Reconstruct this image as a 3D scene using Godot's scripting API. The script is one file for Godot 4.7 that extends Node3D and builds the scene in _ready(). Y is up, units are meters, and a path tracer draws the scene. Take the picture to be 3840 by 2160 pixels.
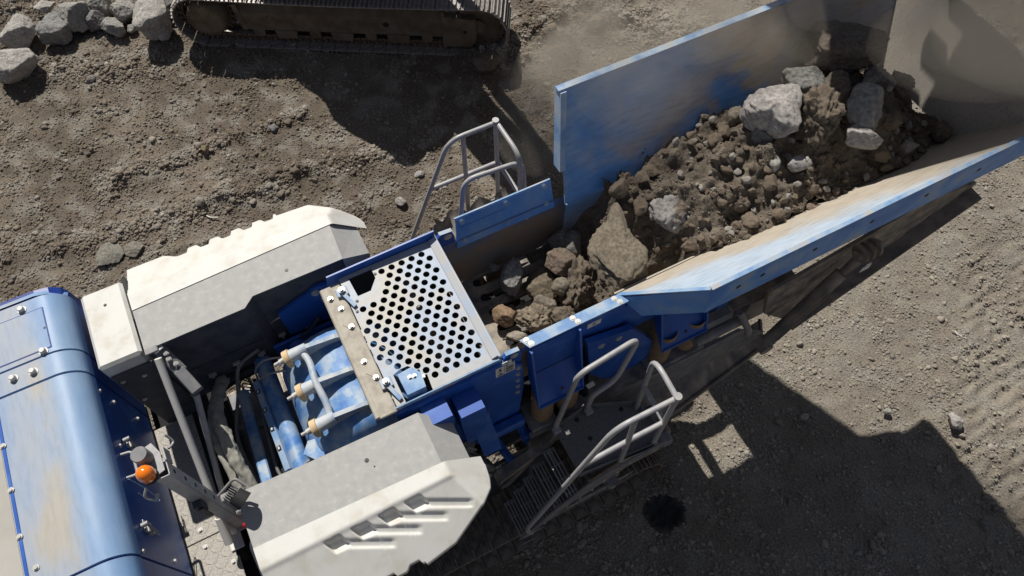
extends Node3D
# A mobile jaw crusher seen from a drone, with an excavator track, boulders and gravel round it.

const CRUSHER_TURN := 0.474           # the crusher's long axis against the world's x axis
const CRUSHER_AT := Vector3(-1.092, 0.0, -2.131)

var rng := RandomNumberGenerator.new()
var fine := FastNoiseLite.new()
var broad := FastNoiseLite.new()
var used := {}
var mats := {}
var crusher: Node3D
var digger: Node3D


# ---------------------------------------------------------------- colour by place, for sheets worn and dusted unevenly
class Paint:
	var fine: FastNoiseLite
	var broad: FastNoiseLite
	var kind := ""

	func at(p: Vector3) -> Color:
		if kind == "hopper":
			return hopper(p)
		if kind == "rear":
			var n := broad.get_noise_3d(p.x * 2.0, p.y * 2.0, p.z * 2.0) + 0.5 * fine.get_noise_3d(p.x * 5.0, p.y * 5.0, p.z * 5.0)
			var c := Color(0.43, 0.39, 0.335).lerp(Color(0.36, 0.335, 0.31), clampf(0.5 + n, 0, 1))
			return c
		if kind == "liner":
			var n := broad.get_noise_3d(p.x * 1.8, p.y * 3.0, p.z) + 0.5 * fine.get_noise_3d(p.x * 4.0, p.y * 8.0, p.z)
			var c := Color(0.27, 0.21, 0.165).lerp(Color(0.22, 0.21, 0.21), clampf(0.5 + n * 1.4, 0, 1))
			return c.lerp(Color(0.06, 0.15, 0.36), smoothstep(3.02, 3.2, p.y + n * 0.12) * 0.8)
		if kind == "hood":
			# dust lies on the flat of the roof, thins out over the rounded edge and is streaked along it
			var w := broad.get_noise_3d(p.x * 0.9, p.y, p.z * 0.55) + 0.35 * fine.get_noise_3d(p.x * 3.5, p.y, p.z * 1.6) + 0.18 * fine.get_noise_3d(p.x * 12.0, p.y * 4.0, p.z * 5.0)
			var blue := Color(0.15, 0.29, 0.56).lerp(Color(0.25, 0.37, 0.56), clampf(0.5 + w, 0, 1))
			var grey := Color(0.345, 0.39, 0.47).lerp(Color(0.415, 0.39, 0.35), smoothstep(0.02, 0.60, w))
			var c := blue.lerp(grey, clampf(smoothstep(-1.90, -2.12, p.x) * (0.98 + 0.8 * w), 0.0, 1.0))
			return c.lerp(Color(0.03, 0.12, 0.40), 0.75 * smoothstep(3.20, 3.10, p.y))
		if kind == "dirt_plate":
			var w := broad.get_noise_3d(p.x * 2.0, p.y, p.z * 2.0) + 0.4 * fine.get_noise_3d(p.x * 7.0, p.y, p.z * 7.0)
			return Color(0.34, 0.41, 0.53).lerp(Color(0.42, 0.40, 0.37), smoothstep(-0.5, 0.35, w + (0.35 - p.x) * 0.6))
		if kind == "oil":
			var d := Vector2(p.x - 1.63, (p.z + 1.67) * 1.1).length() / 0.23
			var n2 := fine.get_noise_3d(p.x * 14.0, 0.0, p.z * 14.0)
			return Color(0.006, 0.006, 0.006).lerp(Color(0.085, 0.072, 0.06), smoothstep(0.70, 1.12, d + n2 * 0.22))
		var n := fine.get_noise_3d(p.x * 4.0, p.y * 4.0, p.z * 4.0)
		return Color(0.120, 0.098, 0.077).lerp(Color(0.182, 0.152, 0.122), clampf(0.5 + n * 1.4, 0, 1))

	func hopper(p: Vector3) -> Color:
		# sheet steel of the hopper: blue where the rock has not scoured it, beige dust towards the foot and the rear
		var n := broad.get_noise_3d(p.x * 1.1, p.y * 2.2, p.z * 1.6) + 0.5 * fine.get_noise_3d(p.x * 3.0, p.y * 6.0, p.z * 4.0)
		var t := 0.0
		if p.z < -0.2:
			# far wall: rubbed brown along a slanting band, bluer at the top left and along the foot
			t = 0.85 * smoothstep(3.1, 4.2, p.x + n * 0.9) + 0.75 * (1.0 - smoothstep(0.0, 0.32, abs(p.y - (3.30 + (p.x - 2.2) * 0.22) + n * 0.22))) * smoothstep(1.9, 2.5, p.x + n * 0.5)
		else:
			t = 1.0 - smoothstep(0.25, 0.62, (p.y - 3.20) / (3.88 - 3.20) + n * 0.20 - (p.x - 2.5) * 0.30)
		t = clampf(t, 0.0, 1.0)
		var blue := Color(0.085, 0.26, 0.62).lerp(Color(0.26, 0.40, 0.62), clampf(0.42 + n * 1.2, 0, 1) * 0.7)
		if p.y < 3.19:
			t = maxf(t, 0.95)
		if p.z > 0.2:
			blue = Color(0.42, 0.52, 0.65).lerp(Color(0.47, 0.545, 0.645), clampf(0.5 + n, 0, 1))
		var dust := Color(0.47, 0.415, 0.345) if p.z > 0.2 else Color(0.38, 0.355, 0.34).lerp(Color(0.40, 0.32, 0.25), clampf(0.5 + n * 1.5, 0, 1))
		var c := blue.lerp(dust, t)
		return c


# ---------------------------------------------------------------- mesh builder
class Shape:
	var st := SurfaceTool.new()
	var group := 0
	var tint := Color.WHITE
	var tinted := false
	var painter: Paint = null

	func _init():
		st.begin(Mesh.PRIMITIVE_TRIANGLES)

	func v(p: Vector3):
		if painter:
			st.set_color(painter.at(p))
		elif tinted:
			st.set_color(tint)
		st.add_vertex(p)

	func flat():
		st.set_smooth_group(-1)

	func smooth():
		group += 1
		st.set_smooth_group(group)

	func tri(a: Vector3, b: Vector3, c: Vector3):
		v(a); v(b); v(c)

	func tri_out(a: Vector3, b: Vector3, c: Vector3, inside: Vector3):
		var n := (a - c).cross(a - b)
		if n.dot((a + b + c) / 3.0 - inside) < 0.0:
			tri(a, c, b)
		else:
			tri(a, b, c)

	func quad_out(a: Vector3, b: Vector3, c: Vector3, d: Vector3, inside: Vector3):
		tri_out(a, b, c, inside)
		tri_out(a, c, d, inside)

	func box(c: Vector3, s: Vector3, ch := 0.0, b := Basis.IDENTITY):
		flat()
		var h := s * 0.5
		ch = min(ch, min(h.x, min(h.y, h.z)) * 0.9)
		var sg := [-1.0, 1.0]
		if ch <= 0.0:
			for ax in 3:
				for e in sg:
					var q := []
					for k in 4:
						var p := Vector3.ZERO
						p[ax] = e * h[ax]
						p[(ax + 1) % 3] = h[(ax + 1) % 3] * (1.0 if k == 1 or k == 2 else -1.0)
						p[(ax + 2) % 3] = h[(ax + 2) % 3] * (1.0 if k >= 2 else -1.0)
						q.append(c + b * p)
					quad_out(q[0], q[1], q[2], q[3], c)
			return
		for ax in 3:
			var a1 := (ax + 1) % 3
			var a2 := (ax + 2) % 3
			for e in sg:
				var q := []
				for k in 4:
					var s3 := Vector3.ZERO
					s3[ax] = e
					s3[a1] = 1.0 if k == 1 or k == 2 else -1.0
					s3[a2] = 1.0 if k >= 2 else -1.0
					q.append(corner(h, ch, c, b, s3.x, s3.y, s3.z, ax))
				quad_out(q[0], q[1], q[2], q[3], c)
			for e1 in sg:
				for e2 in sg:
					var lo := Vector3.ZERO
					lo[ax] = -1.0; lo[a1] = e1; lo[a2] = e2
					var hi := lo
					hi[ax] = 1.0
					quad_out(corner(h, ch, c, b, lo.x, lo.y, lo.z, a1), corner(h, ch, c, b, hi.x, hi.y, hi.z, a1), corner(h, ch, c, b, hi.x, hi.y, hi.z, a2), corner(h, ch, c, b, lo.x, lo.y, lo.z, a2), c)
		for x in sg:
			for y in sg:
				for z in sg:
					tri_out(corner(h, ch, c, b, x, y, z, 0), corner(h, ch, c, b, x, y, z, 1), corner(h, ch, c, b, x, y, z, 2), c)

	func corner(h: Vector3, ch: float, c: Vector3, b: Basis, sx: float, sy: float, sz: float, ax: int) -> Vector3:
		var p := Vector3(sx * (h.x - ch), sy * (h.y - ch), sz * (h.z - ch))
		p[ax] += ch * Vector3(sx, sy, sz)[ax]
		return c + b * p

	func bar(a: Vector3, b: Vector3, w: float, d: float, up := Vector3.UP, ch := 0.0):
		var x := (b - a).normalized()
		if abs(x.dot(up)) > 0.98:
			up = Vector3.RIGHT
		var z := x.cross(up).normalized()
		box((a + b) * 0.5, Vector3(a.distance_to(b), d, w), ch, Basis(x, z.cross(x).normalized(), z))

	func cyl(a: Vector3, b: Vector3, r0: float, r1 := -1.0, n := 14, caps := true):
		if r1 < 0.0:
			r1 = r0
		var y := (b - a).normalized()
		var x := y.cross(Vector3.UP if abs(y.y) < 0.9 else Vector3.RIGHT).normalized()
		var z := x.cross(y)
		var mid := (a + b) * 0.5
		smooth()
		for i in n:
			var t0 := TAU * i / n
			var t1 := TAU * (i + 1) / n
			var d0 := x * cos(t0) + z * sin(t0)
			var d1 := x * cos(t1) + z * sin(t1)
			quad_out(a + d0 * r0, a + d1 * r0, b + d1 * r1, b + d0 * r1, mid)
		if caps:
			flat()
			for i in n:
				var t0 := TAU * i / n
				var t1 := TAU * (i + 1) / n
				var d0 := x * cos(t0) + z * sin(t0)
				var d1 := x * cos(t1) + z * sin(t1)
				tri_out(a, a + d0 * r0, a + d1 * r0, mid)
				tri_out(b, b + d0 * r1, b + d1 * r1, mid)

	func lathe(base: Vector3, axis: Vector3, prof: Array, n := 20):
		var y := axis.normalized()
		var x := y.cross(Vector3.UP if abs(y.y) < 0.9 else Vector3.RIGHT).normalized()
		var z := x.cross(y)
		smooth()
		for k in prof.size() - 1:
			var p: Vector2 = prof[k]
			var q: Vector2 = prof[k + 1]
			if k > 0:
				var o: Vector2 = prof[k - 1]
				if abs((p - o).angle_to(q - p)) > 0.7:
					smooth()
			for i in n:
				var d0 := x * cos(TAU * i / n) + z * sin(TAU * i / n)
				var d1 := x * cos(TAU * (i + 1) / n) + z * sin(TAU * (i + 1) / n)
				var a := base + y * p.y + d0 * p.x
				var b := base + y * p.y + d1 * p.x
				var c := base + y * q.y + d1 * q.x
				var d := base + y * q.y + d0 * q.x
				if p.x > 0.0: tri(a, b, c)
				if q.x > 0.0: tri(a, c, d)

	func tube(pts: Array, r: float, n := 10, wob := 0.0, noise: FastNoiseLite = null):
		var count := pts.size()
		var rings := []
		var side := Vector3.ZERO
		for i in count:
			var p: Vector3 = pts[i]
			var prev: Vector3 = pts[max(i - 1, 0)]
			var next: Vector3 = pts[min(i + 1, count - 1)]
			var t := (next - prev).normalized()
			if side == Vector3.ZERO:
				side = t.cross(Vector3.UP if abs(t.y) < 0.9 else Vector3.RIGHT).normalized()
			side = (side - t * side.dot(t)).normalized()
			var oth := t.cross(side)
			var ring := []
			for k in n:
				var a := TAU * k / n
				var rr := r
				if noise:
					rr *= 1.0 + wob * noise.get_noise_3d(p.x * 9.0 + cos(a) * 1.6, p.y * 9.0 + sin(a) * 1.6, p.z * 9.0)
				ring.append(p + (side * cos(a) + oth * sin(a)) * rr)
			rings.append(ring)
		smooth()
		for i in count - 1:
			var mid: Vector3 = (pts[i] + pts[i + 1]) * 0.5
			for k in n:
				quad_out(rings[i][k], rings[i][(k + 1) % n], rings[i + 1][(k + 1) % n], rings[i + 1][k], mid)
		flat()
		for e in [0, count - 1]:
			var inner: Vector3 = pts[1] if e == 0 else pts[count - 2]
			for k in n:
				tri_out(pts[e], rings[e][k], rings[e][(k + 1) % n], inner)

	# a polygon in the plane of u and v, thickened by w
	func prism(poly: PackedVector2Array, o: Vector3, u: Vector3, vv: Vector3, w: Vector3):
		flat()
		var idx := Geometry2D.triangulate_polygon(poly)
		var m := o + w * 0.5
		for i in range(0, idx.size(), 3):
			var q := []
			for k in 3:
				q.append(o + u * poly[idx[i + k]].x + vv * poly[idx[i + k]].y)
			tri_out(q[0], q[1], q[2], (q[0] + q[1] + q[2]) / 3.0 + w)
			tri_out(q[0] + w, q[1] + w, q[2] + w, (q[0] + q[1] + q[2]) / 3.0)
		var area := 0.0
		for i in poly.size():
			area += poly[i].cross(poly[(i + 1) % poly.size()])
		for i in poly.size():
			var p := poly[i]
			var q := poly[(i + 1) % poly.size()]
			var a := o + u * p.x + vv * p.y
			var b := o + u * q.x + vv * q.y
			var e := q - p
			var n2 = Vector2(e.y, -e.x) * sign(area)
			var inner = (a + b) * 0.5 + w * 0.5 - (u * n2.x + vv * n2.y)
			quad_out(a, b, b + w, a + w, inner)

	func grid(rows: Array):
		smooth()
		for i in rows.size() - 1:
			for k in rows[i].size() - 1:
				tri(rows[i][k], rows[i][k + 1], rows[i + 1][k + 1])
				tri(rows[i][k], rows[i + 1][k + 1], rows[i + 1][k])

	func mesh(m: Material) -> ArrayMesh:
		st.generate_normals()
		st.index()
		var made := st.commit()
		made.surface_set_material(0, m)
		return made


# ---------------------------------------------------------------- naming
func numbered(called: String, parent: Node) -> String:
	var key := str(parent.get_instance_id()) + called
	var n: int = used.get(key, 0)
	used[key] = n + 1
	return called if n == 0 else "%s_%03d" % [called, n]


func thing(called: String, label: String, category: String, at := Vector3.ZERO, group := "") -> Node3D:
	var o := Node3D.new()
	o.name = numbered(called, self)
	add_child(o, true)
	o.position = at
	tag(o, label, category, group)
	return o


func tag(o: Node3D, label: String, category: String, group := ""):
	o.set_meta("label", label)
	o.set_meta("category", category)
	if group:
		o.set_meta("group", group)


func put(called: String, m: Mesh, parent: Node, at := Transform3D()) -> MeshInstance3D:
	var o := MeshInstance3D.new()
	o.name = numbered(called, parent)
	o.mesh = m
	o.transform = at
	parent.add_child(o, true)
	return o


func depth_of(n: Node) -> int:
	var d := 0
	while n != self:
		d += 1
		n = n.get_parent()
	return d


# a piece of a sub-part goes into the sub-part's own mesh, as a further surface
func part(called: String, s: Shape, m: Material, parent: Node) -> MeshInstance3D:
	if depth_of(parent) >= 3:
		s.st.generate_normals()
		s.st.index()
		s.st.commit(parent.mesh)
		parent.mesh.surface_set_material(parent.mesh.get_surface_count() - 1, m)
		return parent
	return put(called, s.mesh(m), parent)


func V2(a: Array) -> PackedVector2Array:
	var p := PackedVector2Array()
	for i in range(0, a.size(), 2):
		p.append(Vector2(a[i], a[i + 1]))
	return p


# a path with its corners rounded
func rounded(pts: Array, r: float, k := 6) -> Array:
	var out := [pts[0]]
	for i in range(1, pts.size() - 1):
		var p: Vector3 = pts[i]
		var a: Vector3 = p + (pts[i - 1] - p).normalized() * min(r, p.distance_to(pts[i - 1]) * 0.48)
		var b: Vector3 = p + (pts[i + 1] - p).normalized() * min(r, p.distance_to(pts[i + 1]) * 0.48)
		for j in k + 1:
			var t := float(j) / k
			out.append(a.lerp(p, t).lerp(p.lerp(b, t), t))
	out.append(pts[-1])
	return out


# a smooth path through points
func curve(pts: Array, steps := 8) -> Array:
	var out := []
	for i in pts.size() - 1:
		var p0: Vector3 = pts[max(i - 1, 0)]
		var p1: Vector3 = pts[i]
		var p2: Vector3 = pts[i + 1]
		var p3: Vector3 = pts[min(i + 2, pts.size() - 1)]
		for j in steps:
			out.append(p1.cubic_interpolate(p2, p0, p3, float(j) / steps))
	out.append(pts[-1])
	return out


# ---------------------------------------------------------------- materials
func lin(r: float, g: float, b: float) -> Color:
	return Color(r, g, b).linear_to_srgb()


# a tile that blends between linear colours along a noise, for wear, dust and grain
func tile(cols: Array, stops: Array, freq: float, octaves: int, sd: int, speck := 0.0, side := 512) -> ImageTexture:
	var n := FastNoiseLite.new()
	n.seed = sd
	n.noise_type = FastNoiseLite.TYPE_SIMPLEX
	n.frequency = freq
	n.fractal_octaves = octaves
	n.fractal_gain = 0.58
	var src := n.get_seamless_image(side, side, false, false, 0.15, true)
	var g := Gradient.new()
	g.offsets = PackedFloat32Array(stops)
	var pc := PackedColorArray()
	for c in cols:
		pc.append(c)
	g.colors = pc
	var r := RandomNumberGenerator.new()
	r.seed = sd
	var im := Image.create(side, side, false, Image.FORMAT_RGB8)
	for y in side:
		for x in side:
			var c := g.sample(src.get_pixel(x, y).r)
			var k := 1.0 + speck * (r.randf() - 0.5)
			im.set_pixel(x, y, Color(c.r * k, c.g * k, c.b * k).linear_to_srgb())
	im.generate_mipmaps()
	return ImageTexture.create_from_image(im)


func bump_tile(freq: float, octaves: int, sd: int, strength: float, kind := FastNoiseLite.TYPE_SIMPLEX) -> ImageTexture:
	var n := FastNoiseLite.new()
	n.seed = sd
	n.noise_type = kind
	n.frequency = freq
	n.fractal_octaves = octaves
	n.fractal_gain = 0.6
	var im := n.get_seamless_image(512, 512, false, false, 0.15, true)
	im.convert(Image.FORMAT_RGBA8)
	im.bump_map_to_normal_map(strength)
	im.generate_mipmaps()
	return ImageTexture.create_from_image(im)


func material(called: String, rough: float, metal := 0.0) -> StandardMaterial3D:
	var m := StandardMaterial3D.new()
	m.resource_name = called
	m.roughness = rough
	m.metallic = metal
	m.cull_mode = BaseMaterial3D.CULL_DISABLED
	mats[called] = m
	return m


func over(m: StandardMaterial3D, tex: Texture2D, scale: float, world := false):
	m.albedo_texture = tex
	m.uv1_triplanar = true
	m.uv1_world_triplanar = world
	m.uv1_scale = Vector3.ONE * scale


func bumpy(m: StandardMaterial3D, tex: Texture2D, scale := 1.0):
	m.normal_enabled = true
	m.normal_texture = tex
	m.normal_scale = scale


func C(r: float, g: float, b: float) -> Color:
	return Color(r, g, b)


func tread_normal() -> ImageTexture:
	var im := Image.create(256, 256, false, Image.FORMAT_RGBA8)
	for y in 256:
		for x in 256:
			var h := 0.0
			for cell in [Vector2(64, 64), Vector2(192, 192), Vector2(192, 64), Vector2(64, 192)]:
				var d = Vector2(x, y) - cell
				var turn := 0.785 if (cell.x == cell.y) else -0.785
				d = d.rotated(turn)
				h = max(h, clampf(1.6 - abs(d.x) / 14.0 - abs(d.y) / 52.0, 0.0, 0.6) / 0.6)
			im.set_pixel(x, y, Color(h, h, h))
	im.bump_map_to_normal_map(4.0)
	im.generate_mipmaps()
	return ImageTexture.create_from_image(im)


func make_materials():
	var deep := C(0.014, 0.088, 0.40)
	var mid := C(0.024, 0.115, 0.46)
	var pale := C(0.22, 0.32, 0.48)
	var dust := C(0.40, 0.355, 0.29)
	var m := material("blue_paint", 0.42)
	over(m, tile([deep, deep, mid, C(0.06, 0.16, 0.46)], [0.0, 0.45, 0.7, 1.0], 0.006, 5, 11, 0.10), 0.7)
	m = material("band_blue", 0.55)
	over(m, tile([C(0.055, 0.20, 0.60), C(0.085, 0.26, 0.66), C(0.17, 0.34, 0.66), C(0.30, 0.38, 0.50)], [0.15, 0.45, 0.7, 0.95], 0.006, 5, 14, 0.06), 0.6)
	m = material("seam_blue", 0.45)
	m.albedo_color = lin(0.008, 0.04, 0.26)
	m = material("dusty_blue", 0.62)
	over(m, tile([C(0.10, 0.20, 0.42), pale, C(0.30, 0.37, 0.47), dust, C(0.46, 0.41, 0.34)], [0.12, 0.36, 0.52, 0.68, 0.88], 0.005, 5, 21, 0.06), 0.55)
	m = material("light_blue", 0.55)
	over(m, tile([C(0.13, 0.26, 0.50), C(0.24, 0.37, 0.56), C(0.34, 0.43, 0.55), C(0.42, 0.41, 0.40)], [0.2, 0.45, 0.65, 0.9], 0.007, 5, 23, 0.06), 0.8)
	m = material("screen_paint", 0.6)
	over(m, tile([C(0.35, 0.42, 0.54), C(0.41, 0.44, 0.50), C(0.44, 0.43, 0.42), C(0.44, 0.40, 0.35)], [0.2, 0.45, 0.62, 0.85], 0.005, 4, 25, 0.05), 0.9)
	m = material("dust_plate", 0.85)
	over(m, tile([C(0.34, 0.31, 0.27), C(0.43, 0.39, 0.33), C(0.47, 0.44, 0.39)], [0.2, 0.5, 0.85], 0.012, 5, 27, 0.10), 1.2)
	m = material("cast_blue", 0.5)
	over(m, tile([C(0.045, 0.16, 0.46), C(0.12, 0.26, 0.52), C(0.30, 0.40, 0.53), C(0.42, 0.46, 0.50)], [0.15, 0.45, 0.68, 0.9], 0.008, 5, 29, 0.08), 1.0)
	m = material("guard_grey", 0.7)
	over(m, tile([C(0.345, 0.345, 0.345), C(0.37, 0.37, 0.365), C(0.385, 0.38, 0.37), C(0.44, 0.44, 0.44)], [0.2, 0.5, 0.7, 0.95], 0.03, 6, 31, 0.08), 0.7)
	m = material("guard_white", 0.55)
	over(m, tile([C(0.55, 0.525, 0.47), C(0.60, 0.593, 0.565), C(0.635, 0.63, 0.607), C(0.645, 0.642, 0.625)], [0.12, 0.34, 0.55, 0.9], 0.009, 6, 33, 0.04), 0.8)
	m = material("dark_slate", 0.6)
	over(m, tile([C(0.035, 0.042, 0.06), C(0.055, 0.062, 0.082), C(0.075, 0.078, 0.09)], [0.2, 0.5, 0.9], 0.010, 5, 35, 0.12), 0.9)
	m = material("black_rubber", 0.75)
	m.albedo_color = lin(0.018, 0.018, 0.02)
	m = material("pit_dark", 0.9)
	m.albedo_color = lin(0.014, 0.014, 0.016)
	m = material("rail_grey", 0.38)
	over(m, tile([C(0.30, 0.30, 0.32), C(0.36, 0.36, 0.375), C(0.40, 0.39, 0.38)], [0.2, 0.5, 0.9], 0.012, 4, 37, 0.04), 1.5)
	m = material("pale_pipe", 0.5)
	over(m, tile([C(0.66, 0.64, 0.60), C(0.72, 0.70, 0.66)], [0.2, 0.9], 0.012, 4, 39, 0.04), 1.5)
	m = material("beige_sheet", 0.7)
	over(m, tile([C(0.36, 0.345, 0.32), C(0.40, 0.385, 0.355), C(0.42, 0.405, 0.38)], [0.2, 0.5, 0.85], 0.006, 4, 28, 0.03), 0.6)
	m = material("mast_grey", 0.5)
	over(m, tile([C(0.40, 0.40, 0.41), C(0.50, 0.495, 0.49)], [0.2, 0.9], 0.012, 4, 40, 0.06), 1.5)
	m = material("frame_grey", 0.55)
	over(m, tile([C(0.15, 0.155, 0.17), C(0.20, 0.20, 0.21), C(0.28, 0.265, 0.245)], [0.2, 0.55, 0.95], 0.009, 5, 41, 0.10), 1.0)
	m = material("dusty_frame", 0.8)
	over(m, tile([C(0.12, 0.115, 0.115), C(0.22, 0.195, 0.17), C(0.36, 0.31, 0.25)], [0.2, 0.5, 0.85], 0.008, 5, 43, 0.10), 0.9)
	m = material("tread_plate", 0.62)
	over(m, tile([C(0.30, 0.285, 0.265), C(0.40, 0.375, 0.335), C(0.46, 0.425, 0.375)], [0.2, 0.5, 0.9], 0.010, 5, 45, 0.12), 8.0)
	bumpy(m, tread_normal(), 1.6)
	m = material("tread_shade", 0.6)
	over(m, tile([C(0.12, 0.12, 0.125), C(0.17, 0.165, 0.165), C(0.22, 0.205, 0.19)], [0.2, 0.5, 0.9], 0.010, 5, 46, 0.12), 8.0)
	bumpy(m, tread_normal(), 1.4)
	m = material("galvanised", 0.45, 0.3)
	m.albedo_color = lin(0.34, 0.345, 0.355)
	m = material("bolt_steel", 0.4, 0.4)
	m.albedo_color = lin(0.55, 0.54, 0.52)
	m = material("pale_cast", 0.6)
	over(m, tile([C(0.26, 0.36, 0.50), C(0.42, 0.47, 0.54), C(0.54, 0.555, 0.57)], [0.15, 0.45, 0.85], 0.010, 5, 71, 0.05), 1.2)
	m = material("canvas", 0.9)
	over(m, tile([C(0.24, 0.235, 0.205), C(0.34, 0.33, 0.29), C(0.41, 0.40, 0.355)], [0.2, 0.5, 0.9], 0.015, 5, 47, 0.12), 1.4)
	m = material("tan_rubber", 0.75)
	over(m, tile([C(0.22, 0.15, 0.085), C(0.30, 0.215, 0.13)], [0.2, 0.9], 0.012, 4, 49, 0.06), 1.5)
	m = material("cream_rubber", 0.7)
	m.albedo_color = lin(0.62, 0.46, 0.27)
	m = material("amber_lens", 0.18)
	m.albedo_color = lin(0.86, 0.20, 0.008)
	m.clearcoat_enabled = true
	m.clearcoat = 0.6
	m.clearcoat_roughness = 0.1
	m = material("red_paint", 0.4)
	m.albedo_color = lin(0.28, 0.015, 0.03)
	m = material("track_steel", 0.5, 0.35)
	over(m, tile([C(0.13, 0.115, 0.10), C(0.20, 0.17, 0.14), C(0.28, 0.24, 0.20)], [0.2, 0.5, 0.9], 0.010, 5, 51, 0.15), 1.5)
	m = material("track_pad", 0.48, 0.25)
	over(m, tile([C(0.18, 0.165, 0.155), C(0.25, 0.23, 0.22), C(0.33, 0.305, 0.285)], [0.2, 0.5, 0.9], 0.010, 5, 52, 0.12), 1.5)
	m = material("track_frame", 0.8)
	over(m, tile([C(0.115, 0.085, 0.058), C(0.15, 0.115, 0.082), C(0.185, 0.15, 0.115)], [0.2, 0.5, 0.9], 0.007, 6, 53, 0.12), 0.8)
	m = material("digger_body", 0.45)
	m.albedo_color = lin(0.12, 0.12, 0.13)
	m = material("label_white", 0.5)
	m.albedo_color = lin(0.62, 0.64, 0.66)
	m = material("label_ink", 0.5)
	m.albedo_color = lin(0.02, 0.02, 0.02)
	m = material("lettering_pale", 0.5)
	m.albedo_color = lin(0.36, 0.36, 0.38)
	m = material("clear_lamp", 0.1)
	m.albedo_color = lin(0.5, 0.5, 0.48)
	# vertex-coloured sheets that carry their own pattern of dust
	m = material("dusted_sheet", 0.5)
	m.vertex_color_use_as_albedo = true
	var worn := tile([C(0.74, 0.74, 0.74), C(0.93, 0.93, 0.93), C(1, 1, 1), C(1.0, 1.0, 1.0)], [0.24, 0.42, 0.6, 0.9], 0.02, 6, 55, 0.08)
	var faint := tile([C(0.90, 0.90, 0.90), C(0.96, 0.96, 0.96), C(1, 1, 1)], [0.2, 0.45, 0.75], 0.016, 6, 56, 0.05)
	over(m, faint, 1.3)
	m = material("scraped_sheet", 0.5)
	m.vertex_color_use_as_albedo = true
	over(m, worn, 1.0)
	m.uv1_scale = Vector3(0.35, 2.6, 2.6)
	bumpy(m, bump_tile(0.012, 4, 72, 2.2), 0.35)
	m = material("brushed_sheet", 0.5)
	m.vertex_color_use_as_albedo = true
	over(m, faint, 1.0)
	m.uv1_scale = Vector3(2.4, 2.4, 0.5)
	var grain := tile([C(0.50, 0.50, 0.51), C(0.78, 0.77, 0.76), C(1, 0.99, 0.97)], [0.22, 0.48, 0.8], 0.02, 6, 57, 0.25)
	m = material("rock", 0.92)
	m.vertex_color_use_as_albedo = true
	over(m, grain, 2.2)
	bumpy(m, bump_tile(0.02, 6, 59, 5.0), 1.0)
	m = material("soil", 0.97)
	m.vertex_color_use_as_albedo = true
	over(m, tile([C(0.55, 0.545, 0.53), C(0.80, 0.795, 0.78), C(1, 1, 0.99)], [0.25, 0.5, 0.8], 0.025, 6, 61, 0.40), 1.9, true)
	bumpy(m, bump_tile(0.03, 6, 63, 7.0), 1.0)
	m = material("pebble", 0.95)
	m.vertex_color_use_as_albedo = true
	m = material("oil", 0.6)
	m.vertex_color_use_as_albedo = true
	over(m, worn, 3.0, true)


# ---------------------------------------------------------------- the crusher; x runs along it to the hopper, z to its near side
func bolt(parent: Node, p: Vector3, n := Vector3.UP, r := 0.016, h := 0.016, called := "bolt", mat := "bolt_steel"):
	var s := Shape.new()
	s.cyl(p, p + n * h * 0.35, r * 1.5, -1.0, 12)
	s.cyl(p + n * h * 0.3, p + n * h, r, -1.0, 6)
	part(called, s, mats[mat], parent)


func knob(parent: Node, p: Vector3, r := 0.022, h := 0.035):
	var s := Shape.new()
	s.cyl(p, p + Vector3.UP * 0.006, r * 1.4, -1.0, 16)
	s.lathe(p, Vector3.UP, [Vector2(r, 0.0), Vector2(r, h * 0.8), Vector2(r * 0.8, h), Vector2(0, h)], 14)
	part("knob", s, mats.bolt_steel, parent)


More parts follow.
